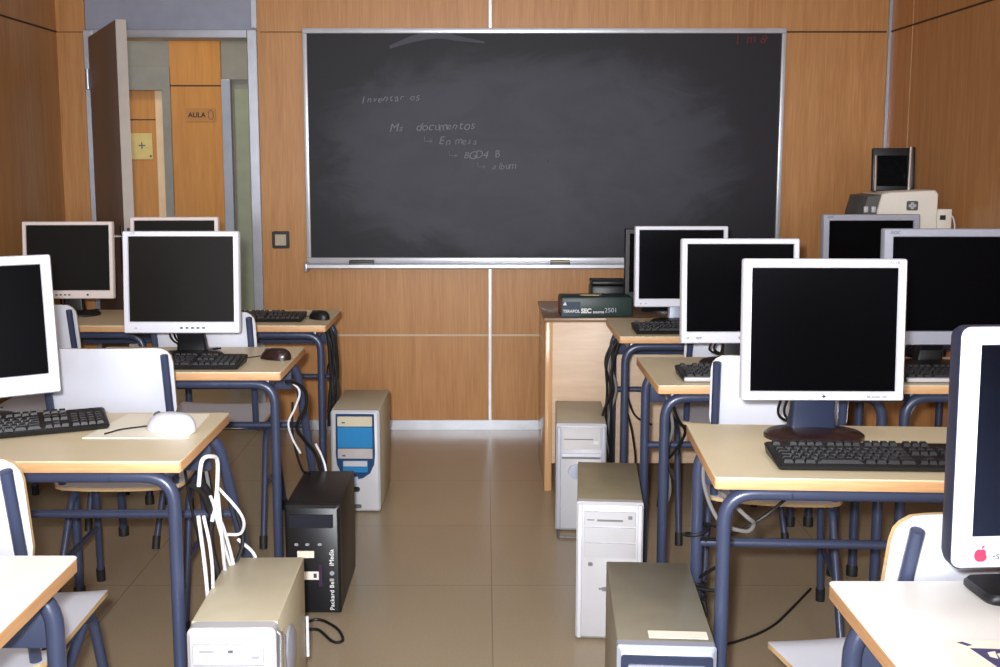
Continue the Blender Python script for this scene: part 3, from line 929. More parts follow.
# ------------------------------------------------------------------ keyboards and mice
def keyboard(label, loc, rz, w=0.45, d=0.155, front=None):
    root = thing('keyboard', loc, rz, label, 'keyboard', 'keyboards on the desks')
    c = MB()
    hf, hb = 0.012, 0.026
    def lp(ins, k):
        o = []
        for a, b in rrect(w - 2 * ins, d - 2 * ins, 0.008, 3):
            t = b / d + 0.5
            o.append((a, b, 0.002 if k == 0 else (hf + (hb - hf) * t - (0.003 if k == 1 else 0))))
        return o
    c.loft([lp(0.004, 0), lp(0, 1), lp(0.003, 2)], M_KBASE)
    c.build('case', root)
    if front:
        MB().box2((-w / 2 + 0.004, -d / 2 - 0.004, 0.003), (w / 2 - 0.004, -d / 2 + 0.012, 0.0155), front, 0.003).build('front_rim', root)
    k = MB()
    sl = math.atan2(hb - hf, d)
    def key(x, y, kw, kd):
        z = hf + (hb - hf) * (y / d + 0.5)
        k.loft([[(x - kw / 2, y - kd / 2, z - 0.001), (x + kw / 2, y - kd / 2, z - 0.001), (x + kw / 2, y + kd / 2, z + 0.001), (x - kw / 2, y + kd / 2, z + 0.001)],
                [(x - kw * 0.38, y - kd * 0.34, z + 0.0065), (x + kw * 0.38, y - kd * 0.34, z + 0.0065), (x + kw * 0.38, y + kd * 0.40, z + 0.0085), (x - kw * 0.38, y + kd * 0.40, z + 0.0085)]], M_KEY, c0=False)
    p = 0.0187
    x0 = -w / 2 + 0.014
    rows = [-0.052 + 0.0187 * i for i in range(5)] + [0.058]
    for r_, y in enumerate(rows):
        if r_ == 0:
            xs = [(0, 1.25), (1.25, 1.25), (2.5, 1.25), (3.75, 5.5), (9.25, 1.25), (10.5, 1.25), (11.75, 1.5), (13.25, 1.75)]
        elif r_ == 5:
            xs = [(0, 1)] + [(2 + i + (0.4 * (i // 4)), 1) for i in range(12)]
        else:
            o0 = [0, 1.25, 1.75, 1.5, 1.0][r_]
            xs = [(0, o0)] + [(o0 + i, 1) for i in range(12)] + [(o0 + 12, 15 - o0 - 12)]
        for a, b in xs:
            key(x0 + (a + b / 2) * p, y, b * p - 0.0018, p - 0.0018)
        for i in range(3):
            if r_ in (0, 3, 4, 5) or (r_ == 1 and i == 1):
                key(x0 + (15.4 + i + 0.5) * p, y, p - 0.0018, p - 0.0018)
        for i in range(4):
            if r_ < 5:
                key(x0 + (18.7 + i + 0.5) * p, y, p - 0.0018, p - 0.0018)
    k.build('keys', root, False)
    MB().tube(spline([(0.05, d / 2 - 0.004, 0.015), (0.06, d / 2 + 0.03, 0.005), (0.10, d / 2 + 0.05, 0.004), (0.13, d / 2 + 0.065, 0.004)]), 0.0022, M_BCAB, 6).build('cable', root)
    return root
keyboard('black keyboard at the left edge, beside the cream mouse mat', (-1.155, 2.612, Z0), R(24))
keyboard('black keyboard next to the glossy black mouse', (-1.000, 3.475, Z0), 0)
keyboard('black keyboard on the far left desk, by the blackboard\'s left end', (-0.97, 4.50, Z0), 0)
keyboard('black keyboard in front of the oval base of the large white monitor', (0.850, 2.335, Z0), R(-2.5))
keyboard('black keyboard with pale front rim, behind the white chair', (0.812, 3.285, Z0), 0, front=M_OFFW)
keyboard('black keyboard beside the dark green box', (0.795, 4.185, Z0), 0)
keyboard('black keyboard with pale front rim under the nearer silver monitor', (1.47, 3.275, Z0), 0, front=M_OFFW)

def mouse(label, loc, rz, m, sc=1.0, cable=M_BCAB, path=None, wheel=M_GREYD):
    root = thing('computer_mouse', loc, rz, label, 'mouse', 'computer mice on the desks')
    b = MB()
    lo = []
    N = 20
    for j in range(9):
        t = j / 8
        z = 0.036 * math.sin(t * PI / 2)
        k = math.cos(t * PI / 2) ** 0.65 if j < 8 else 0.02
        lo.append([(0.031 * k * math.cos(2 * PI * i / N) * (1 - 0.12 * math.sin(2 * PI * i / N)) * sc, (0.055 * k * math.sin(2 * PI * i / N) - 0.010 * t) * sc, (0.001 + z) * sc) for i in range(N)])
    b.loft(lo, m)
    b.build('shell', root)
    MB().cyl((-0.004, 0.030 * sc, 0.026 * sc), (0.004, 0.030 * sc, 0.026 * sc), 0.009 * sc, wheel, 14).build('scroll_wheel', root)
    p = path or [(0, 0.054, 0.008), (-0.01, 0.085, 0.003), (-0.05, 0.11, 0.003), (-0.1, 0.115, 0.003)]
    MB().tube(spline(p), 0.002, cable, 6).build('cable', root)
    return root
mp_ = MB().slab([(-0.955, 2.545), (-0.705, 2.545), (-0.715, 2.795), (-0.925, 2.795)], DT, DT + 0.002, M_PAD)
tag(mp_.build('mouse_mat', None, False), 'cream rectangular mouse mat under the white mouse', 'mouse mat')
mouse('white computer mouse lying on the cream mat', (-0.765, 2.615, Z0 + 0.002), R(66), M_WPLAS, 1.25)
mouse('glossy black mouse near the corner of the desk, by a black keyboard', (-0.695, 3.595, Z0), R(70), M_MBRN, 1.02)
mouse('small dark mouse on the far left desk, near the blackboard', (-0.690, 4.525, Z0), R(50), M_BLK, 1.0)

# papers on the nearest right-hand desk
pp = MB().slab([(0.60, 1.235), (0.86, 1.215), (0.88, 1.43), (0.625, 1.44)], DT, DT + 0.0012, M_PAPER)
po = pp.build('sheet', None, False)
po.name = 'paper_sheet'
tag(po, 'white sheet with a dark printed picture at the lower right corner', 'paper')
q = MB()
q.slab([(0.655, 1.412), (0.74, 1.405), (0.738, 1.30), (0.672, 1.33)], DT + 0.0012, DT + 0.0017, M_PURPLE)
for i in range(6):
    a = 0.672 + i * 0.011
    q.slab([(a, 1.398 - i * 0.004), (a + 0.012, 1.402 - i * 0.004), (a + 0.006, 1.38 - i * 0.006), (a - 0.002, 1.386 - i * 0.006)], DT + 0.0017, DT + 0.0021, M_PAPER)
q.slab([(0.645, 1.43), (0.653, 1.432), (0.662, 1.422), (0.655, 1.419)], DT + 0.0012, DT + 0.0017, M_PURPLE)
q.build('print', po, False)

# ------------------------------------------------------------------ computer towers
def tower_shell(root, w, h, d, m, front_m, name_front='front_panel', fd=0.03, rad=0.006, bulge=0.0):
    MB().box2((-w / 2, -d / 2 + fd, 0.008), (w / 2, d / 2, h), m, 0.003).build('case', root)
    f = MB()
    out = rrect(w + 0.002, h - 0.006, rad, 4, 0, h / 2 + 0.003)
    cx, cz = 0, h / 2
    def lp(y, ins):
        return [(a * (1 - 2 * ins / w), y, cz + (b - cz) * (1 - 2 * ins / h)) for a, b in out]
    f.loft([lp(-d / 2 + fd, 0), lp(-d / 2 + 0.008, 0), lp(-d / 2, 0.008)], front_m)
    fo = f.build(name_front, root)
    for sx in (-1, 1):
        for y in (-d / 2 + 0.07, d / 2 - 0.05):
            MB().box((sx * (w / 2 - 0.025), y, 0.005), (0.025, 0.03, 0.010), M_CAP, 0.003).build('foot', root)
    return fo

# blue-fronted tower by the far left desk
w_, h_, d_ = 0.192, 0.418, 0.40
t1 = thing('computer_tower', (-0.511, 4.454, 0), R(-1), 'white computer tower with a blue front, by the far left desk', 'computer')
fo = tower_shell(t1, w_, h_, d_, M_BEIGE, M_OFFW, rad=0.012)
y = -d_ / 2
MB().plate([(-0.076, 0.405), (0.076, 0.405), (0.078, 0.24), (0.074, 0.20), (0.058, 0.165), (0.030, 0.145), (0.0, 0.138), (-0.030, 0.145), (-0.058, 0.165), (-0.074, 0.20), (-0.078, 0.24)][::-1], y - 0.006, y + 0.004, M_DBLUE, 0.002).build('blue_mask', t1)
MB().plate(rrect(0.138, 0.040, 0.003, 3, 0, 0.376), y - 0.010, y - 0.004, M_BEIGE, 0.001).build('optical_drive', t1)
q = MB()
q.plate(rrect(0.138, 0.084, 0.003, 3, 0, 0.311), y - 0.009, y - 0.004, M_BLUE, 0.001)
q.build('drive_cover', t1)
MB().plate(rrect(0.138, 0.04, 0.003, 3, 0, 0.246), y - 0.010, y - 0.004, mat('taupe_bezel', rgb(176, 168, 166), 0.45), 0.001).build('optical_drive', t1)
q = MB()
q.plate(rrect(0.10, 0.048, 0.004, 3, 0.0, 0.194), y - 0.012, y - 0.004, M_BLUE, 0.002)
q.plate(rrect(0.096, 0.022, 0.004, 3, 0.0, 0.206), y - 0.014, y - 0.008, M_OFFW, 0.002)
q.build('floppy_drive', t1)
for z in (0.372, 0.238):
    MB().plate(rrect(0.014, 0.006, 0.002, 3, -0.045, z), y - 0.012, y - 0.009, M_TXT).build('eject_button', t1)
MB().plate(rrect(0.024, 0.030, 0.004, 3, -0.002, 0.136), y - 0.010, y + 0.004, mat('pale_blue_cap', rgb(176, 190, 216), 0.4), 0.002).build('power_button', t1)
MB().plate(rrect(0.032, 0.020, 0.009, 4, 0.0, 0.098), y - 0.006, y + 0.004, M_BLK, 0.002).build('reset_button', t1)
MB().plate(rrect(0.036, 0.016, 0.007, 4, 0.004, 0.028), y - 0.004, y + 0.004, M_GREYD, 0.001).build('badge', t1)

# black tower by the second left desk
w_, h_, d_ = 0.168, 0.350, 0.385
t2 = thing('computer_tower', (-0.530, 3.45, 0), 0, 'black computer tower with white vertical lettering on its front', 'computer')
tower_shell(t2, w_, h_, d_, M_BLK, M_BLK, rad=0.006)
y = -d_ / 2
MB().plate(rrect(0.136, 0.042, 0.003, 3, -0.004, 0.302), y - 0.005, y + 0.004, mat('navy_drive', rgb(34, 36, 46), 0.3), 0.002).build('optical_drive', t2)
q = MB()
for x in (-0.05, -0.016, 0.022):
    q.plate(rrect(0.012, 0.008, 0.003, 3, x, 0.228), y - 0.0025, y + 0.001, M_SILV)
q.build('port', t2)
MB().plate(rrect(0.052, 0.022, 0.001, 2, -0.022, 0.196), y - 0.0012, y + 0.001, M_PAPER).build('label_sticker', t2)
q = MB()
q.plate(rrect(0.046, 0.026, 0.001, 2, -0.006, 0.128), y - 0.0012, y + 0.001, M_PAPER)
q.plate(rrect(0.010, 0.014, 0.001, 2, 0.006, 0.128), y - 0.002, y, M_PURPLE)
q.build('label_sticker', t2)
q = MB()
q.plate(rrect(0.010, 0.07, 0.001, 2, 0.022, 0.128), y - 0.0008, y + 0.001, mat('purple_strip', rgb(60, 34, 66), 0.4))
q.build('purple_stripe', t2)
MB().text('iMedia', 0.020, M_WTXT, T(0.058, y - 0.001, 0.186) @ FRONT @ RZ(PI / 2), bold=0.0003).build('lettering', t2, False)
MB().text('Packard Bell', 0.0185, M_WTXT, T(0.058, y - 0.001, 0.068) @ FRONT @ RZ(PI / 2), bold=0.0002, sp=1.1).build('lettering', t2, False)
MB().plate(rrect(0.014, 0.014, 0.0069, 5, 0.058, 0.136), y - 0.002, y + 0.001, M_SILV).build('power_button', t2)

# beige tower in the lower left
w_, h_, d_ = 0.186, 0.418, 0.425
t3 = thing('computer_tower', (-0.541, 2.425, 0), R(1), 'cream computer tower near the lower left, with a chrome latch', 'computer')
fo = tower_shell(t3, w_, h_, d_, M_BEIGE, M_OFFW, rad=0.014, fd=0.04)
y = -d_ / 2
for z in (0.365, 0.318, 0.27):
    dr = MB().plate(rrect(0.150, 0.041, 0.003, 3, -0.006, z), y - 0.006, y + 0.004, M_OFFW, 0.0015).build('optical_drive', t3)
    q = MB()
    q.plate(rrect(0.010, 0.005, 0.001, 2, 0.0, z + 0.006), y - 0.008, y - 0.005, M_TXT)
    q.plate(rrect(0.030, 0.004, 0.001, 2, -0.05, z + 0.006), y - 0.0066, y - 0.005, M_SILV)
    q.plate(rrect(0.016, 0.005, 0.001, 2, 0.052, z - 0.008), y - 0.0072, y - 0.005, M_SILV)
    q.build('eject_button', dr)
q = MB()
q.tube(bend([(0.098, y + 0.022, 0.24), (0.102, y + 0.022, 0.395), (0.093, y + 0.022, 0.404)], 0.01), 0.006, M_CHROME, 10)
q.tube([(0.104, y + 0.045, 0.385), (0.104, y + 0.045, 0.25)], 0.004, M_CHROME, 8)
q.build('latch', t3)
q = MB()
q.box((0.0945, y + 0.075, 0.374), (0.004, 0.02, 0.018), M_OFFW, 0.0015)
q.build('side_catch', t3)
q = MB()
q.lathe([(0.005, 0.0), (0.062, 0.0), (0.062, 0.005), (0.052, 0.010), (0.020, 0.013), (0.005, 0.0135)], M_SILV, 30, T(0.0925, y + 0.175, 0.285) @ RY(PI / 2))
q.build('side_fan_cover', t3)
MB().cyl((0.0985, d_ / 2 - 0.006, 0.16), (0.0985, d_ / 2 - 0.006, 0.265), 0.004, M_WPLAS, 8).build('rear_edge_strip', t3)

# far right beige tower beside the teacher's desk
w_, h_, d_ = 0.186, 0.42, 0.40
t4 = thing('computer_tower', (0.372, 4.225, 0), R(-3), 'narrow cream tower against the teacher\'s desk, with a wire foot', 'computer')
tower_shell(t4, w_, h_, d_, M_BEIGE, M_OFFW, rad=0.008)
y = -d_ / 2
for sx in (-1, 1):
    MB().box((sx * 0.083, y - 0.001, 0.21), (0.014, 0.012, 0.395), mat('grey_pillar' + str(sx), rgb(176, 178, 190), 0.45), 0.004).build('side_pillar', t4)
q = MB().plate(rrect(0.145, 0.082, 0.003, 3, 0, 0.365), y - 0.005, y + 0.004, mat('grey_bay', rgb(196, 192, 192), 0.45), 0.002)
b0 = q.build('drive_bay', t4)
MB().plate(rrect(0.11, 0.004, 0.001, 2, -0.01, 0.362), y - 0.0062, y - 0.004, M_LINE).build('slot', b0)
MB().plate(rrect(0.018, 0.012, 0.002, 2, 0.055, 0.350), y - 0.008, y - 0.004, M_WPLAS).build('button', b0)
q = MB().plate(rrect(0.145, 0.012, 0.003, 3, 0, 0.302), y - 0.010, y + 0.004, M_WPLAS, 0.002)
q.build('floppy_drive', t4)
MB().plate(rrect(0.145, 0.007, 0.001, 3, 0, 0.289), y - 0.003, y + 0.004, M_LINE).build('shadow_gap', t4)
MB().lathe([(0.003, 0), (0.030, 0), (0.028, 0.006), (0.003, 0.008)], M_SILV, 24, T(-0.02, y + 0.002, 0.235) @ RX(PI / 2)).build('power_button', t4)
MB().tube(bend([(-0.085, y + 0.05, 0.012), (-0.085, y - 0.075, 0.006), (0.0, y - 0.075, 0.006), (0.0, y + 0.05, 0.012)], 0.01), 0.005, M_GREYD, 8).build('wire_foot', t4)

# olive-topped tower on the right of the aisle
w_, h_, d_ = 0.190, 0.42, 0.43
t5 = thing('computer_tower', (0.380, 3.285, 0), R(-5), 'tall white-fronted tower with olive top, standing mid-aisle on the right', 'computer')
tower_shell(t5, w_, h_, d_, M_BEIGED, M_OFFW, rad=0.006)
y = -d_ / 2
for sx in (-1, 1):
    MB().box((sx * 0.086, y - 0.001, 0.212), (0.012, 0.010, 0.405), mat('pale_pillar' + str(sx), rgb(206, 206, 214), 0.45), 0.003).build('side_pillar', t5)
for k, z in enumerate((0.372, 0.325, 0.278)):
    dr = MB().plate(rrect(0.148, 0.042, 0.002, 3, 0, z), y - 0.005, y + 0.004, M_OFFW, 0.0015).build('drive_bay', t5)
    if k == 0:
        q = MB()
        q.plate(rrect(0.075, 0.006, 0.002, 2, 0.0, z - 0.004), y - 0.0064, y - 0.004, M_LINE)
        q.plate(rrect(0.012, 0.010, 0.002, 2, 0.058, z + 0.006), y - 0.007, y - 0.004, M_LINE)
        q.plate(rrect(0.022, 0.003, 0.001, 2, -0.055, z - 0.003), y - 0.0062, y - 0.004, M_LINE)
        q.build('slot', dr)
q = MB()
q.plate(rrect(0.014, 0.010, 0.004, 3, -0.055, 0.235), y - 0.006, y + 0.002, M_LINE)
q.build('reset_button', t5)
MB().plate(rrect(0.016, 0.012, 0.004, 3, 0.005, 0.236), y - 0.007, y + 0.002, M_SILV).build('power_button', t5)
q = MB()
q.plate(rrect(0.06, 0.005, 0.001, 2, 0.0, 0.160), y - 0.002, y + 0.001, M_LINE)
q.plate(rrect(0.02, 0.012, 0.002, 2, -0.01, 0.160), y - 0.004, y + 0.001, M_LINE)
q.build('floppy_drive', t5)

# grey tower in the foreground right of the aisle
w_, h_, d_ = 0.200, 0.418, 0.48
t6 = thing('computer_tower', (0.385, 2.365, 0), R(-3.5), 'grey steel tower in the foreground with a navy front and pale sticker', 'computer')
fo = tower_shell(t6, w_, h_, d_, M_GREYC, M_SILV, rad=0.006)
y = -d_ / 2
MB().plate(rrect(0.186, 0.37, 0.006, 3, 0, 0.215), y - 0.004, y + 0.003, M_NAVY, 0.001).build('navy_panel', t6)
q = MB(T(0, y, 0))
o_ = [(a, b) for a, b in rrect(0.158, 0.335, 0.004, 3, 0, 0.214)]
i_ = [(a, b) for a, b in rrect(0.148, 0.325, 0.003, 3, 0, 0.214)]
q.loft([[(a, -0.003, b) for a, b in o_], [(a, -0.008, b) for a, b in o_], [(a, -0.008, b) for a, b in i_], [(a, -0.003, b) for a, b in i_]], M_SILV, False, False)
q.build('trim_frame', t6)
for z in (0.345, 0.30):
    MB().plate(rrect(0.142, 0.040, 0.002, 3, 0, z), y - 0.007, y - 0.002, mat('navy_bay%d' % (z * 1000), rgb(30, 38, 58), 0.3), 0.0015).build('optical_drive', t6)
MB().plate(rrect(0.02, 0.02, 0.0099, 5, 0.0, 0.15), y - 0.008, y - 0.002, M_SILV).build('power_button', t6)
MB().box((0.028, y + 0.060, h_ + 0.0006), (0.122, 0.034, 0.0012), M_PAPER).build('sticker', t6, False)

# ------------------------------------------------------------------ teacher's desk and what is on it
td = thing('teacher_desk', (0.75, 4.72, 0), 0, 'pale wooden teacher\'s desk with a dark top, in front of the blackboard', 'desk')
MB().box2((-0.503, -0.172, 0.727), (0.50, 0.40, 0.745), M_TTOP, 0.002).build('desktop', td)
MB().box2((-0.497, -0.17, 0.0), (-0.467, 0.38, 0.727), M_TDESKE, 0.002).build('side_panel', td)
MB().box2((0.45, -0.17, 0.0), (0.48, 0.38, 0.727), M_TDESKE, 0.002).build('side_panel', td)
MB().box2((-0.467, -0.165, 0.12), (0.45, -0.145, 0.727), M_TDESK, 0.001).build('modesty_panel', td)

gb = thing('software_box', (0.452, 4.63, 0.745), R(2), 'dark green box with white lettering, lying on the teacher\'s desk', 'box')
MB().box2((-0.135, -0.06, 0.0), (0.165, 0.075, 0.086), M_GBOX, 0.008).build('carton', gb)
MB().box2((-0.133, -0.0612, 0.004), (-0.055, -0.0585, 0.066), M_NBOX).build('teal_panel', gb, False)
MB().box2((-0.1365, -0.05, 0.02), (-0.134, 0.06, 0.075), M_REDB).build('red_end', gb, False)
MB().text('TERAPOL', 0.017, M_WTXT, T(-0.092, -0.0616, 0.026) @ FRONT, bold=0.0004).build('lettering', gb, False)
q = MB()
q.text('SEC', 0.026, M_WTXT, T(-0.030, -0.0606, 0.027) @ FRONT, bold=0.0012)
q.text('source', 0.017, M_WTXT, T(0.022, -0.0606, 0.023) @ FRONT, bold=0.0003)
q.build('lettering', gb, False)
MB().text('2501', 0.027, M_SILV, T(0.074, -0.0606, 0.029) @ FRONT).build('lettering', gb, False)
MB().plate([(-0.128, 0.052), (-0.112, 0.052), (-0.118, 0.066), (-0.124, 0.060)], -0.0625, -0.0605, M_WTXT).build('emblem', gb, False)
q = MB()
q.slab([(-0.05, 0.0), (0.03, -0.01), (0.045, 0.02), (-0.03, 0.028)], 0.086, 0.0885, mat('tan_paper', rgb(190, 174, 130), 0.7))
tn_ = q.build('folded_paper', None, False)
tn_.location = (0.452, 4.63, 0.745)
tag(tn_, 'small tan folded paper lying on the dark green box', 'paper')
bc = thing('storage_case', (0.545, 4.90, 0.745), 0, 'black case behind the dark green box on the teacher\'s desk', 'case')
MB().box2((-0.075, -0.07, 0.0), (0.085, 0.07, 0.105), M_BLK, 0.012).build('body', bc)
MB().box2((-0.074, -0.071, 0.105), (0.084, 0.071, 0.125), M_BLK, 0.008).build('lid', bc)

# ------------------------------------------------------------------ corner cabinet, printer, small screen
cb = thing('corner_cabinet', (1.805, 4.84, 0), 0, 'wooden cabinet in the right corner, under the printer', 'cabinet')
MB().box2((-0.20, -0.215, 0.04), (0.21, 0.20, 1.05), M_CABNT, 0.003).build('carcass', cb)
MB().box2((-0.19, -0.20, 0.0), (0.20, 0.19, 0.04), M_BLK).build('plinth', cb, False)
MB().box2((-0.205, -0.235, 1.05), (0.213, 0.205, 1.075), M_CABNT, 0.003).build('top_board', cb)
for sx in (-1, 1):
    dr = MB().box2((min(sx * 0.002, sx * 0.2) + 0.004, -0.232, 0.05), (max(sx * 0.002, sx * 0.2) + 0.004, -0.2155, 1.04), M_CABNT, 0.002).build('door', cb)
    MB().cyl((sx * 0.03 + 0.004, -0.236, 0.55), (sx * 0.03 + 0.004, -0.236, 0.68), 0.006, M_CHROME, 10).build('handle', dr)
pr = thing('printer', (1.745, 4.76, 1.075), 0, 'ivory desktop printer in the corner, with a dark grey front end', 'printer')
prof = [(-0.085, 0.0), (0.165, 0.0), (0.165, 0.183), (0.150, 0.200), (-0.045, 0.191), (-0.072, 0.182), (-0.090, 0.11)]
MB().plate(prof[::-1], -0.11, 0.14, M_PRBODY, 0.006).build('body', pr)
MB().plate([(-0.158, 0.0), (-0.085, 0.0), (-0.090, 0.11), (-0.074, 0.180), (-0.130, 0.174), (-0.150, 0.10)][::-1], -0.10, 0.13, M_GREYD, 0.004).build('front_end', pr)
for x in (-0.138, -0.106):
    MB().box((x, -0.105, 0.118), (0.018, 0.012, 0.026), M_OFFW, 0.003).build('button', pr)
em = MB().plate(rrect(0.048, 0.040, 0.006, 4, 0.055, 0.134), -0.1125, -0.108, M_GREYD)
for (a, b) in ((-0.009, 0), (0.009, 0), (0, 0.008), (0, -0.008)):
    em.plate(rrect(0.014, 0.012, 0.004, 3, 0.055 + a, 0.134 + b), -0.1135, -0.111, M_OFFW)
em.build('emblem', pr)
sb = thing('power_adapter', (1.953, 4.74, 1.075), 0, 'small white box with a black socket beside the printer', 'adapter')
MB().box2((-0.034, -0.05, 0.0), (0.034, 0.06, 0.118), M_PRBODY, 0.004).build('housing', sb)
MB().box((-0.005, -0.0505, 0.082), (0.024, 0.004, 0.020), M_BLK).build('socket', sb, False)
MB().tube(spline([(0.033, 0.0, 0.09), (0.052, -0.01, 0.085), (0.060, -0.02, 0.05), (0.060, -0.02, 0.004)]), 0.003, M_WCAB, 6).build('cord', sb)
ps = thing('flat_screen', (1.768, 4.80, 1.268), R(-4), 'small dark upright screen with silver sides, on top of the printer', 'screen')
Q = RX(-R(4)) @ Matrix.Diagonal((0.9, 1, 0.96, 1))
MB(Q).box2((-0.094, 0.0, 0.0), (0.082, 0.030, 0.192), M_BLK, 0.004).build('casing', ps)
MB(Q).box2((-0.074, -0.003, 0.02), (0.066, 0.001, 0.158), M_SCR).build('screen', ps, False)
MB(Q).tube([(-0.082, -0.002, 0.0), (-0.082, -0.002, 0.158)], 0.006, M_CHROME, 8).build('silver_rail', ps)
MB(Q).tube([(0.074, -0.008, 0.0), (0.080, -0.008, 0.196)], 0.008, M_CHROME, 8).build('silver_rail', ps)
MB(Q).box2((0.082, -0.004, 0.0), (0.104, 0.034, 0.196), M_BLK, 0.004).build('side_wing', ps)

# ------------------------------------------------------------------ cables
def cable(pts, r, m, label, group, n=8):
    o = MB().tube(spline(pts, n), r, m, 7).build('cable')
    return tag(o, label, 'cable', group)
gW = 'cables hanging at the desk with the white mouse'
lw = 'white cable hanging beside the white-mouse desk'
X1 = -0.640
cable([(-0.655, 2.44, 0.66), (-0.645, 2.44, 0.72), (-0.630, 2.47, 0.752 - 0.03), (-0.625, 2.50, 0.70), (-0.630, 2.50, 0.62), (-0.640, 2.49, 0.56)], 0.0048, M_WCAB, 'white cable looped tightly over the rail by the white mouse', gW)
cable([(-0.650, 2.41, 0.60), (-0.640, 2.42, 0.45), (-0.642, 2.44, 0.30), (-0.655, 2.44, 0.12), (-0.66, 2.48, 0.02)], 0.0045, M_WCAB, lw + ', nearest the leg', gW)
cable([(-0.638, 2.41, 0.60), (-0.628, 2.42, 0.52), (-0.630, 2.44, 0.42), (-0.648, 2.46, 0.30)], 0.004, M_WCAB, lw + ', a thin short strand', gW)
cable([(-0.632, 2.52, 0.62), (-0.625, 2.52, 0.50), (-0.628, 2.56, 0.40), (-0.615, 2.60, 0.28), (-0.630, 2.66, 0.10), (-0.66, 2.70, 0.02)], 0.0045, M_WCAB, lw + ', reaching behind the cream tower', gW)
cable([(-0.640, 2.56, 0.62), (-0.600, 2.58, 0.56), (-0.590, 2.60, 0.52), (-0.605, 2.62, 0.485), (-0.635, 2.60, 0.49)], 0.004, M_WCAB, 'white cable curling outward below the white mouse', gW)
cable([(-0.642, 2.49, 0.62), (-0.630, 2.54, 0.54), (-0.622, 2.58, 0.46), (-0.61, 2.60, 0.38), (-0.585, 2.63, 0.355), (-0.570, 2.645, 0.375), (-0.580, 2.655, 0.42), (-0.61, 2.62, 0.47)], 0.0045, M_WCAB, 'small white cable hook above the cream tower', gW)
cable([(-0.640, 2.50, 0.60), (-0.628, 2.55, 0.48), (-0.618, 2.60, 0.39), (-0.60, 2.65, 0.33), (-0.575, 2.70, 0.27)], 0.004, M_WCAB, 'straight white cable end dropping behind the cream tower', gW)
cable([(-0.615, 2.62, 0.55), (-0.60, 2.62, 0.46), (-0.635, 2.58, 0.36), (-0.645, 2.57, 0.24), (-0.628, 2.60, 0.12), (-0.62, 2.66, 0.02)], 0.005, M_BCAB, 'black cable among the white ones by the cream tower', gW)
cable([(-0.668, 2.50, 0.66), (-0.645, 2.52, 0.60), (-0.655, 2.53, 0.50), (-0.64, 2.54, 0.38), (-0.655, 2.54, 0.22), (-0.66, 2.56, 0.01)], 0.008, M_BCAB, 'thick black cable hanging behind the white ones by the cream tower', gW)
cable([(-0.676, 2.44, 0.67), (-0.652, 2.46, 0.64), (-0.645, 2.50, 0.58), (-0.655, 2.54, 0.60), (-0.668, 2.56, 0.66)], 0.009, M_BCAB, 'thick black cable coil tied to the rail under the white mouse', gW)
# black cables at the second left desk
g2 = 'cables hanging at the desk with the glossy black mouse'
cable([(-0.635, 3.44, 0.70), (-0.615, 3.46, 0.695), (-0.585, 3.50, 0.66), (-0.585, 3.52, 0.60), (-0.62, 3.54, 0.53), (-0.60, 3.58, 0.47), (-0.575, 3.62, 0.42), (-0.56, 3.64, 0.353)], 0.006, M_BCAB, 'thick black cable bowed out from the desk above the black tower', g2)
cable([(-0.625, 3.46, 0.70), (-0.598, 3.48, 0.66), (-0.618, 3.50, 0.60), (-0.640, 3.50, 0.55), (-0.630, 3.52, 0.49), (-0.610, 3.54, 0.44)], 0.0036, M_WCAB, 'white cable in an S curve beside the desk with the glossy black mouse', g2)
cable([(-0.625, 3.50, 0.62), (-0.63, 3.52, 0.5), (-0.61, 3.56, 0.38), (-0.59, 3.60, 0.353)], 0.004, M_BCAB, 'thin black cable reaching down to the black tower', g2)
cable([(-0.585, 3.70, 0.43), (-0.566, 3.70, 0.39), (-0.548, 3.68, 0.34), (-0.548, 3.66, 0.25)], 0.004, M_WCAB, 'short white cable end behind the black tower', g2)
# dangling bundle at the far left desk
g3 = 'dark cables bundled at the far left desk'
for k in range(4):
    a = k * 1.6
    cable([(-0.652 + 0.012 * math.cos(a), 4.48, 0.72), (-0.634 + 0.014 * math.cos(a + 1), 4.485, 0.64 + 0.01 * k), (-0.626 + 0.016 * math.cos(a + 2), 4.49, 0.53), (-0.630 + 0.016 * math.cos(a + 3), 4.485, 0.42), (-0.642 + 0.012 * math.cos(a + 4), 4.48, 0.30 + 0.02 * k)], 0.0075, M_BCAB, 'dark cable in the thick bundle above the blue-fronted tower', g3)
cable([(-0.71, 4.84, 0.72), (-0.695, 4.85, 0.64), (-0.685, 4.86, 0.55), (-0.71, 4.87, 0.45), (-0.68, 4.87, 0.33), (-0.69, 4.87, 0.15), (-0.66, 4.88, 0.006)], 0.004, M_BCAB, 'thin dark cable hanging loose in front of the wall veneer', g3)
# far right desk bundle
g4 = 'black cables bundled at the desk by the teacher\'s desk'
for k in range(5):
    a = k * 1.3
    cable([(0.500 + 0.01 * math.cos(a), 4.12 + 0.02 * k, 0.715), (0.478 + 0.018 * math.cos(a + 1), 4.13 + 0.015 * k, 0.63), (0.490 + 0.020 * math.cos(a + 2), 4.14 + 0.015 * k, 0.52), (0.472 + 0.020 * math.cos(a + 3.3), 4.16 + 0.015 * k, 0.40), (0.485 + 0.012 * math.cos(a + 4), 4.18 + 0.015 * k, 0.26), (0.49 + 0.012 * math.cos(a + 5), 4.20 + 0.015 * k, 0.10)], 0.005, M_BCAB if k != 3 else M_LINE,
          'black cable twisted in the bundle behind the narrow cream tower' if k != 3 else 'grey cable in the bundle behind the narrow cream tower', g4)
cable([(0.545, 4.20, 0.52), (0.58, 4.22, 0.42), (0.62, 4.24, 0.38), (0.66, 4.26, 0.36)], 0.004, M_BCAB, 'black cable sagging across under the desk by the teacher\'s desk', g4)
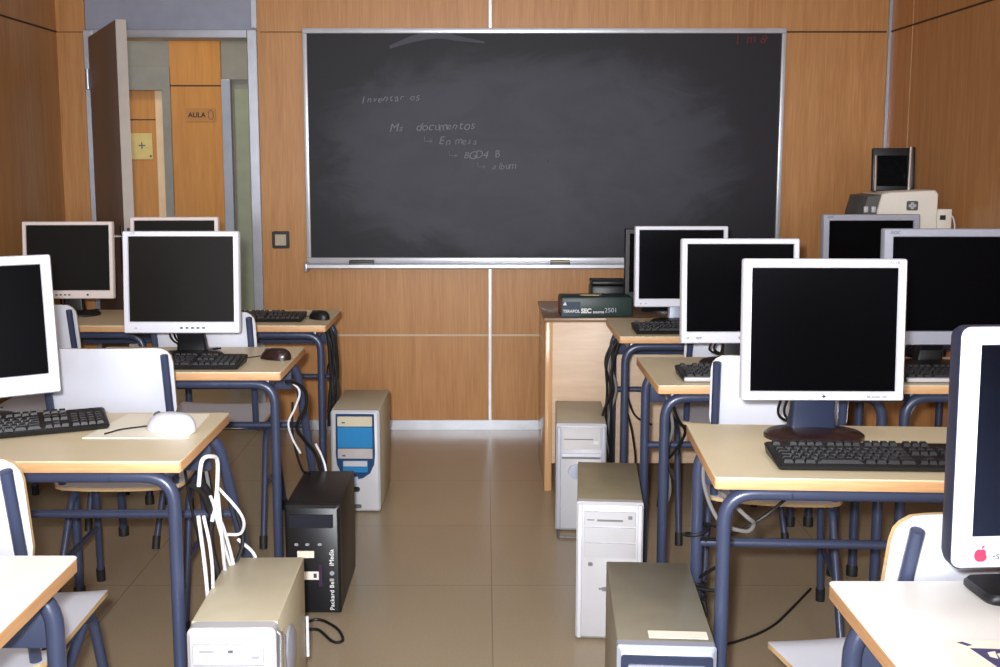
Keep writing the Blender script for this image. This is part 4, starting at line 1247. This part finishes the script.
cable([(0.555, 4.18, 0.42), (0.575, 4.19, 0.34), (0.590, 4.20, 0.22), (0.57, 4.22, 0.10), (0.55, 4.25, 0.006)], 0.004, M_BCAB, 'black cable dropping to the floor beside the far right desk leg', g4)
# second right desk
g5 = 'cables under the second desk on the right'
cable([(0.56, 3.30, 0.70), (0.60, 3.34, 0.60), (0.63, 3.38, 0.55), (0.60, 3.42, 0.47), (0.57, 3.46, 0.43)], 0.005, M_BCAB, 'black cable coiled behind the curved leg, next to the olive-topped tower', g5)
cable([(0.56, 3.34, 0.69), (0.58, 3.32, 0.58), (0.565, 3.36, 0.48), (0.59, 3.40, 0.36), (0.565, 3.42, 0.25)], 0.005, M_LINE, 'grey cable hanging behind the olive-topped tower', g5)
cable([(0.90, 3.50, 0.685), (1.00, 3.45, 0.60), (1.10, 3.44, 0.66), (1.16, 3.42, 0.69)], 0.006, M_BCAB, 'black cable sagging below the desktop behind the dark blue stand', g5)
cable([(1.26, 3.25, 0.57), (1.285, 3.24, 0.66), (1.33, 3.24, 0.695), (1.42, 3.24, 0.685), (1.50, 3.25, 0.675)], 0.006, M_SILV, 'pale grey hose-like cable arched under the nearer silver monitor', g5)
# first right desk
g6 = 'cables wrapped round the rear leg of the desk with the large white monitor'
cable([(0.535, 2.60, 0.70), (0.525, 2.56, 0.63), (0.55, 2.50, 0.56), (0.60, 2.45, 0.55), (0.615, 2.43, 0.575), (0.59, 2.42, 0.60), (0.545, 2.50, 0.64), (0.54, 2.56, 0.70)], 0.005, M_LINE, 'grey loop of cable under the corner of the desk with a dark blue monitor stand', g6)
for k, (z, s) in enumerate(((0.46, 1), (0.38, -1), (0.30, 1))):
    pts = [(0.523 + 0.028 * math.cos(a + k), 2.635 + 0.028 * math.sin(a + k), z + 0.014 * a * s * 0.4) for a in [i * 0.6 for i in range(13)]]
    cable(pts + [(0.59, 2.58, z + 0.05)], 0.0045, M_BCAB, 'black cable wound round the desk leg behind the grey tower, %s turn' % ('upper', 'middle', 'lowest')[k], g6, 3)
cable([(0.525, 2.66, 0.33), (0.555, 2.65, 0.28), (0.545, 2.64, 0.20), (0.56, 2.63, 0.12), (0.55, 2.62, 0.01)], 0.006, M_BCAB, 'black cable dropping down the leg to the floor', g6)
cable([(0.535, 2.62, 0.47), (0.57, 2.50, 0.52), (0.65, 2.46, 0.585), (0.74, 2.50, 0.645), (0.82, 2.52, 0.70)], 0.004, M_BCAB, 'black cable strung beneath the desk holding the large monitor', g6)
# on the floor
cable([(0.58, 3.08, 0.004), (0.68, 3.04, 0.004), (0.78, 3.09, 0.004), (0.87, 3.17, 0.004), (0.95, 3.28, 0.004), (1.07, 3.46, 0.004)], 0.004, M_BCAB, 'black cable lying on the floor below the desk on the right', None)
cable([(-0.60, 3.12, 0.0045), (-0.54, 3.20, 0.0045), (-0.50, 3.21, 0.0045), (-0.445, 3.15, 0.0045), (-0.418, 3.08, 0.0045), (-0.425, 3.055, 0.0045), (-0.45, 3.065, 0.0045), (-0.50, 3.14, 0.0045), (-0.54, 3.13, 0.0045), (-0.60, 3.05, 0.0045)], 0.0045, M_BCAB, 'black cable loop on the floor beside the cream tower', None)
cable([(-0.80, 2.83, 0.63), (-0.79, 2.85, 0.50), (-0.775, 2.86, 0.40), (-0.76, 2.88, 0.28), (-0.72, 2.82, 0.17), (-0.68, 2.76, 0.06), (-0.64, 2.72, 0.005)], 0.004, M_BCAB, 'black cable hanging under the desk with the white mouse', None)

# ------------------------------------------------------------------ lamps, daylight, camera
LAMP = (9, 9, 7, 7, 1.2, 1.2)
for i, (x, y) in enumerate([(-1.1, -1.2), (1.1, -1.2), (-1.1, 1.0), (1.1, 1.0), (-1.1, 3.2), (1.1, 3.2)]):
    lf = thing('ceiling_light', (x, y, ZC), 0, 'recessed fluorescent ceiling lamp', 'lamp', 'ceiling lamps')
    hs = MB()
    hs.box2((-0.3, -0.6, -0.02), (-0.28, 0.6, 0.0), M_CEIL); hs.box2((0.28, -0.6, -0.02), (0.3, 0.6, 0.0), M_CEIL)
    hs.box2((-0.28, -0.6, -0.02), (0.28, -0.58, 0.0), M_CEIL); hs.box2((-0.28, 0.58, -0.02), (0.28, 0.6, 0.0), M_CEIL)
    hs.build('housing', lf, False)
    ld = bpy.data.lights.new('ceiling_lamp', 'AREA')
    ld.shape = 'RECTANGLE'; ld.size = 0.56; ld.size_y = 1.16
    ld.energy = LAMP[i]
    ld.color = (0.94, 0.97, 1.0)
    lo_ = bpy.data.objects.new('ceiling_lamp', ld)
    COL.objects.link(lo_)
    lo_.location = (x, y, ZC - 0.025)
for i, (a, b) in enumerate(WIN):
    ld = bpy.data.lights.new('window_daylight', 'AREA')
    ld.shape = 'RECTANGLE'; ld.size = b - a; ld.size_y = WZ1 - WZ0
    ld.energy = 76
    ld.color = (0.84, 0.91, 1.0)
    lo_ = bpy.data.objects.new('window_daylight', ld)
    COL.objects.link(lo_)
    lo_.location = ((a + b) / 2, YR - 0.16, (WZ0 + WZ1) / 2)
    lo_.rotation_euler = (R(90), 0, 0)
ld = bpy.data.lights.new('corridor_lamp', 'AREA')
ld.shape = 'RECTANGLE'; ld.size = 0.3; ld.size_y = 1.2
ld.energy = 5.5
ld.color = (1.0, 0.93, 0.78)
lo_ = bpy.data.objects.new('corridor_lamp', ld)
COL.objects.link(lo_)
lo_.location = (-1.9, 6.5, ZC - 0.04)
lo_.rotation_euler = (0, 0, R(90))

# the flash of the camera
ld = bpy.data.lights.new('camera_flash', 'SPOT')
ld.energy = 360
ld.spot_size = R(76)
ld.spot_blend = 1.0
ld.shadow_soft_size = 0.03
ld.color = (0.96, 0.97, 1.0)
lo_ = bpy.data.objects.new('camera_flash', ld)
COL.objects.link(lo_)
lo_.location = (-0.05, 0.02, 1.46)
lo_.rotation_euler = (R(90 - 9), 0, 0)

wd = bpy.data.worlds.new('sky')
S.world = wd
wd.use_nodes = True
wd.node_tree.nodes['Background'].inputs['Color'].default_value = (0.75, 0.85, 1.0, 1)
wd.node_tree.nodes['Background'].inputs['Strength'].default_value = 1.0

cd = bpy.data.cameras.new('camera')
cd.sensor_width = 36.0
cd.lens = 1100 * 36 / 1000
cd.shift_x = 0.015
cd.shift_y = -0.0287
cd.clip_start = 0.05
co = bpy.data.objects.new('camera', cd)
COL.objects.link(co)
co.location = (0, 0, 1.4)
co.rotation_euler = (R(90 - 7.5), 0, 0)
S.camera = co

S.view_settings.view_transform = 'Standard'
S.view_settings.look = 'None'
S.view_settings.gamma = 1
S.view_settings.use_curve_mapping = False
S.view_settings.exposure = 0.5
S.cycles.use_denoising = True
S.cycles.max_bounces = 8
S.cycles.caustics_reflective = False
S.cycles.caustics_refractive = False
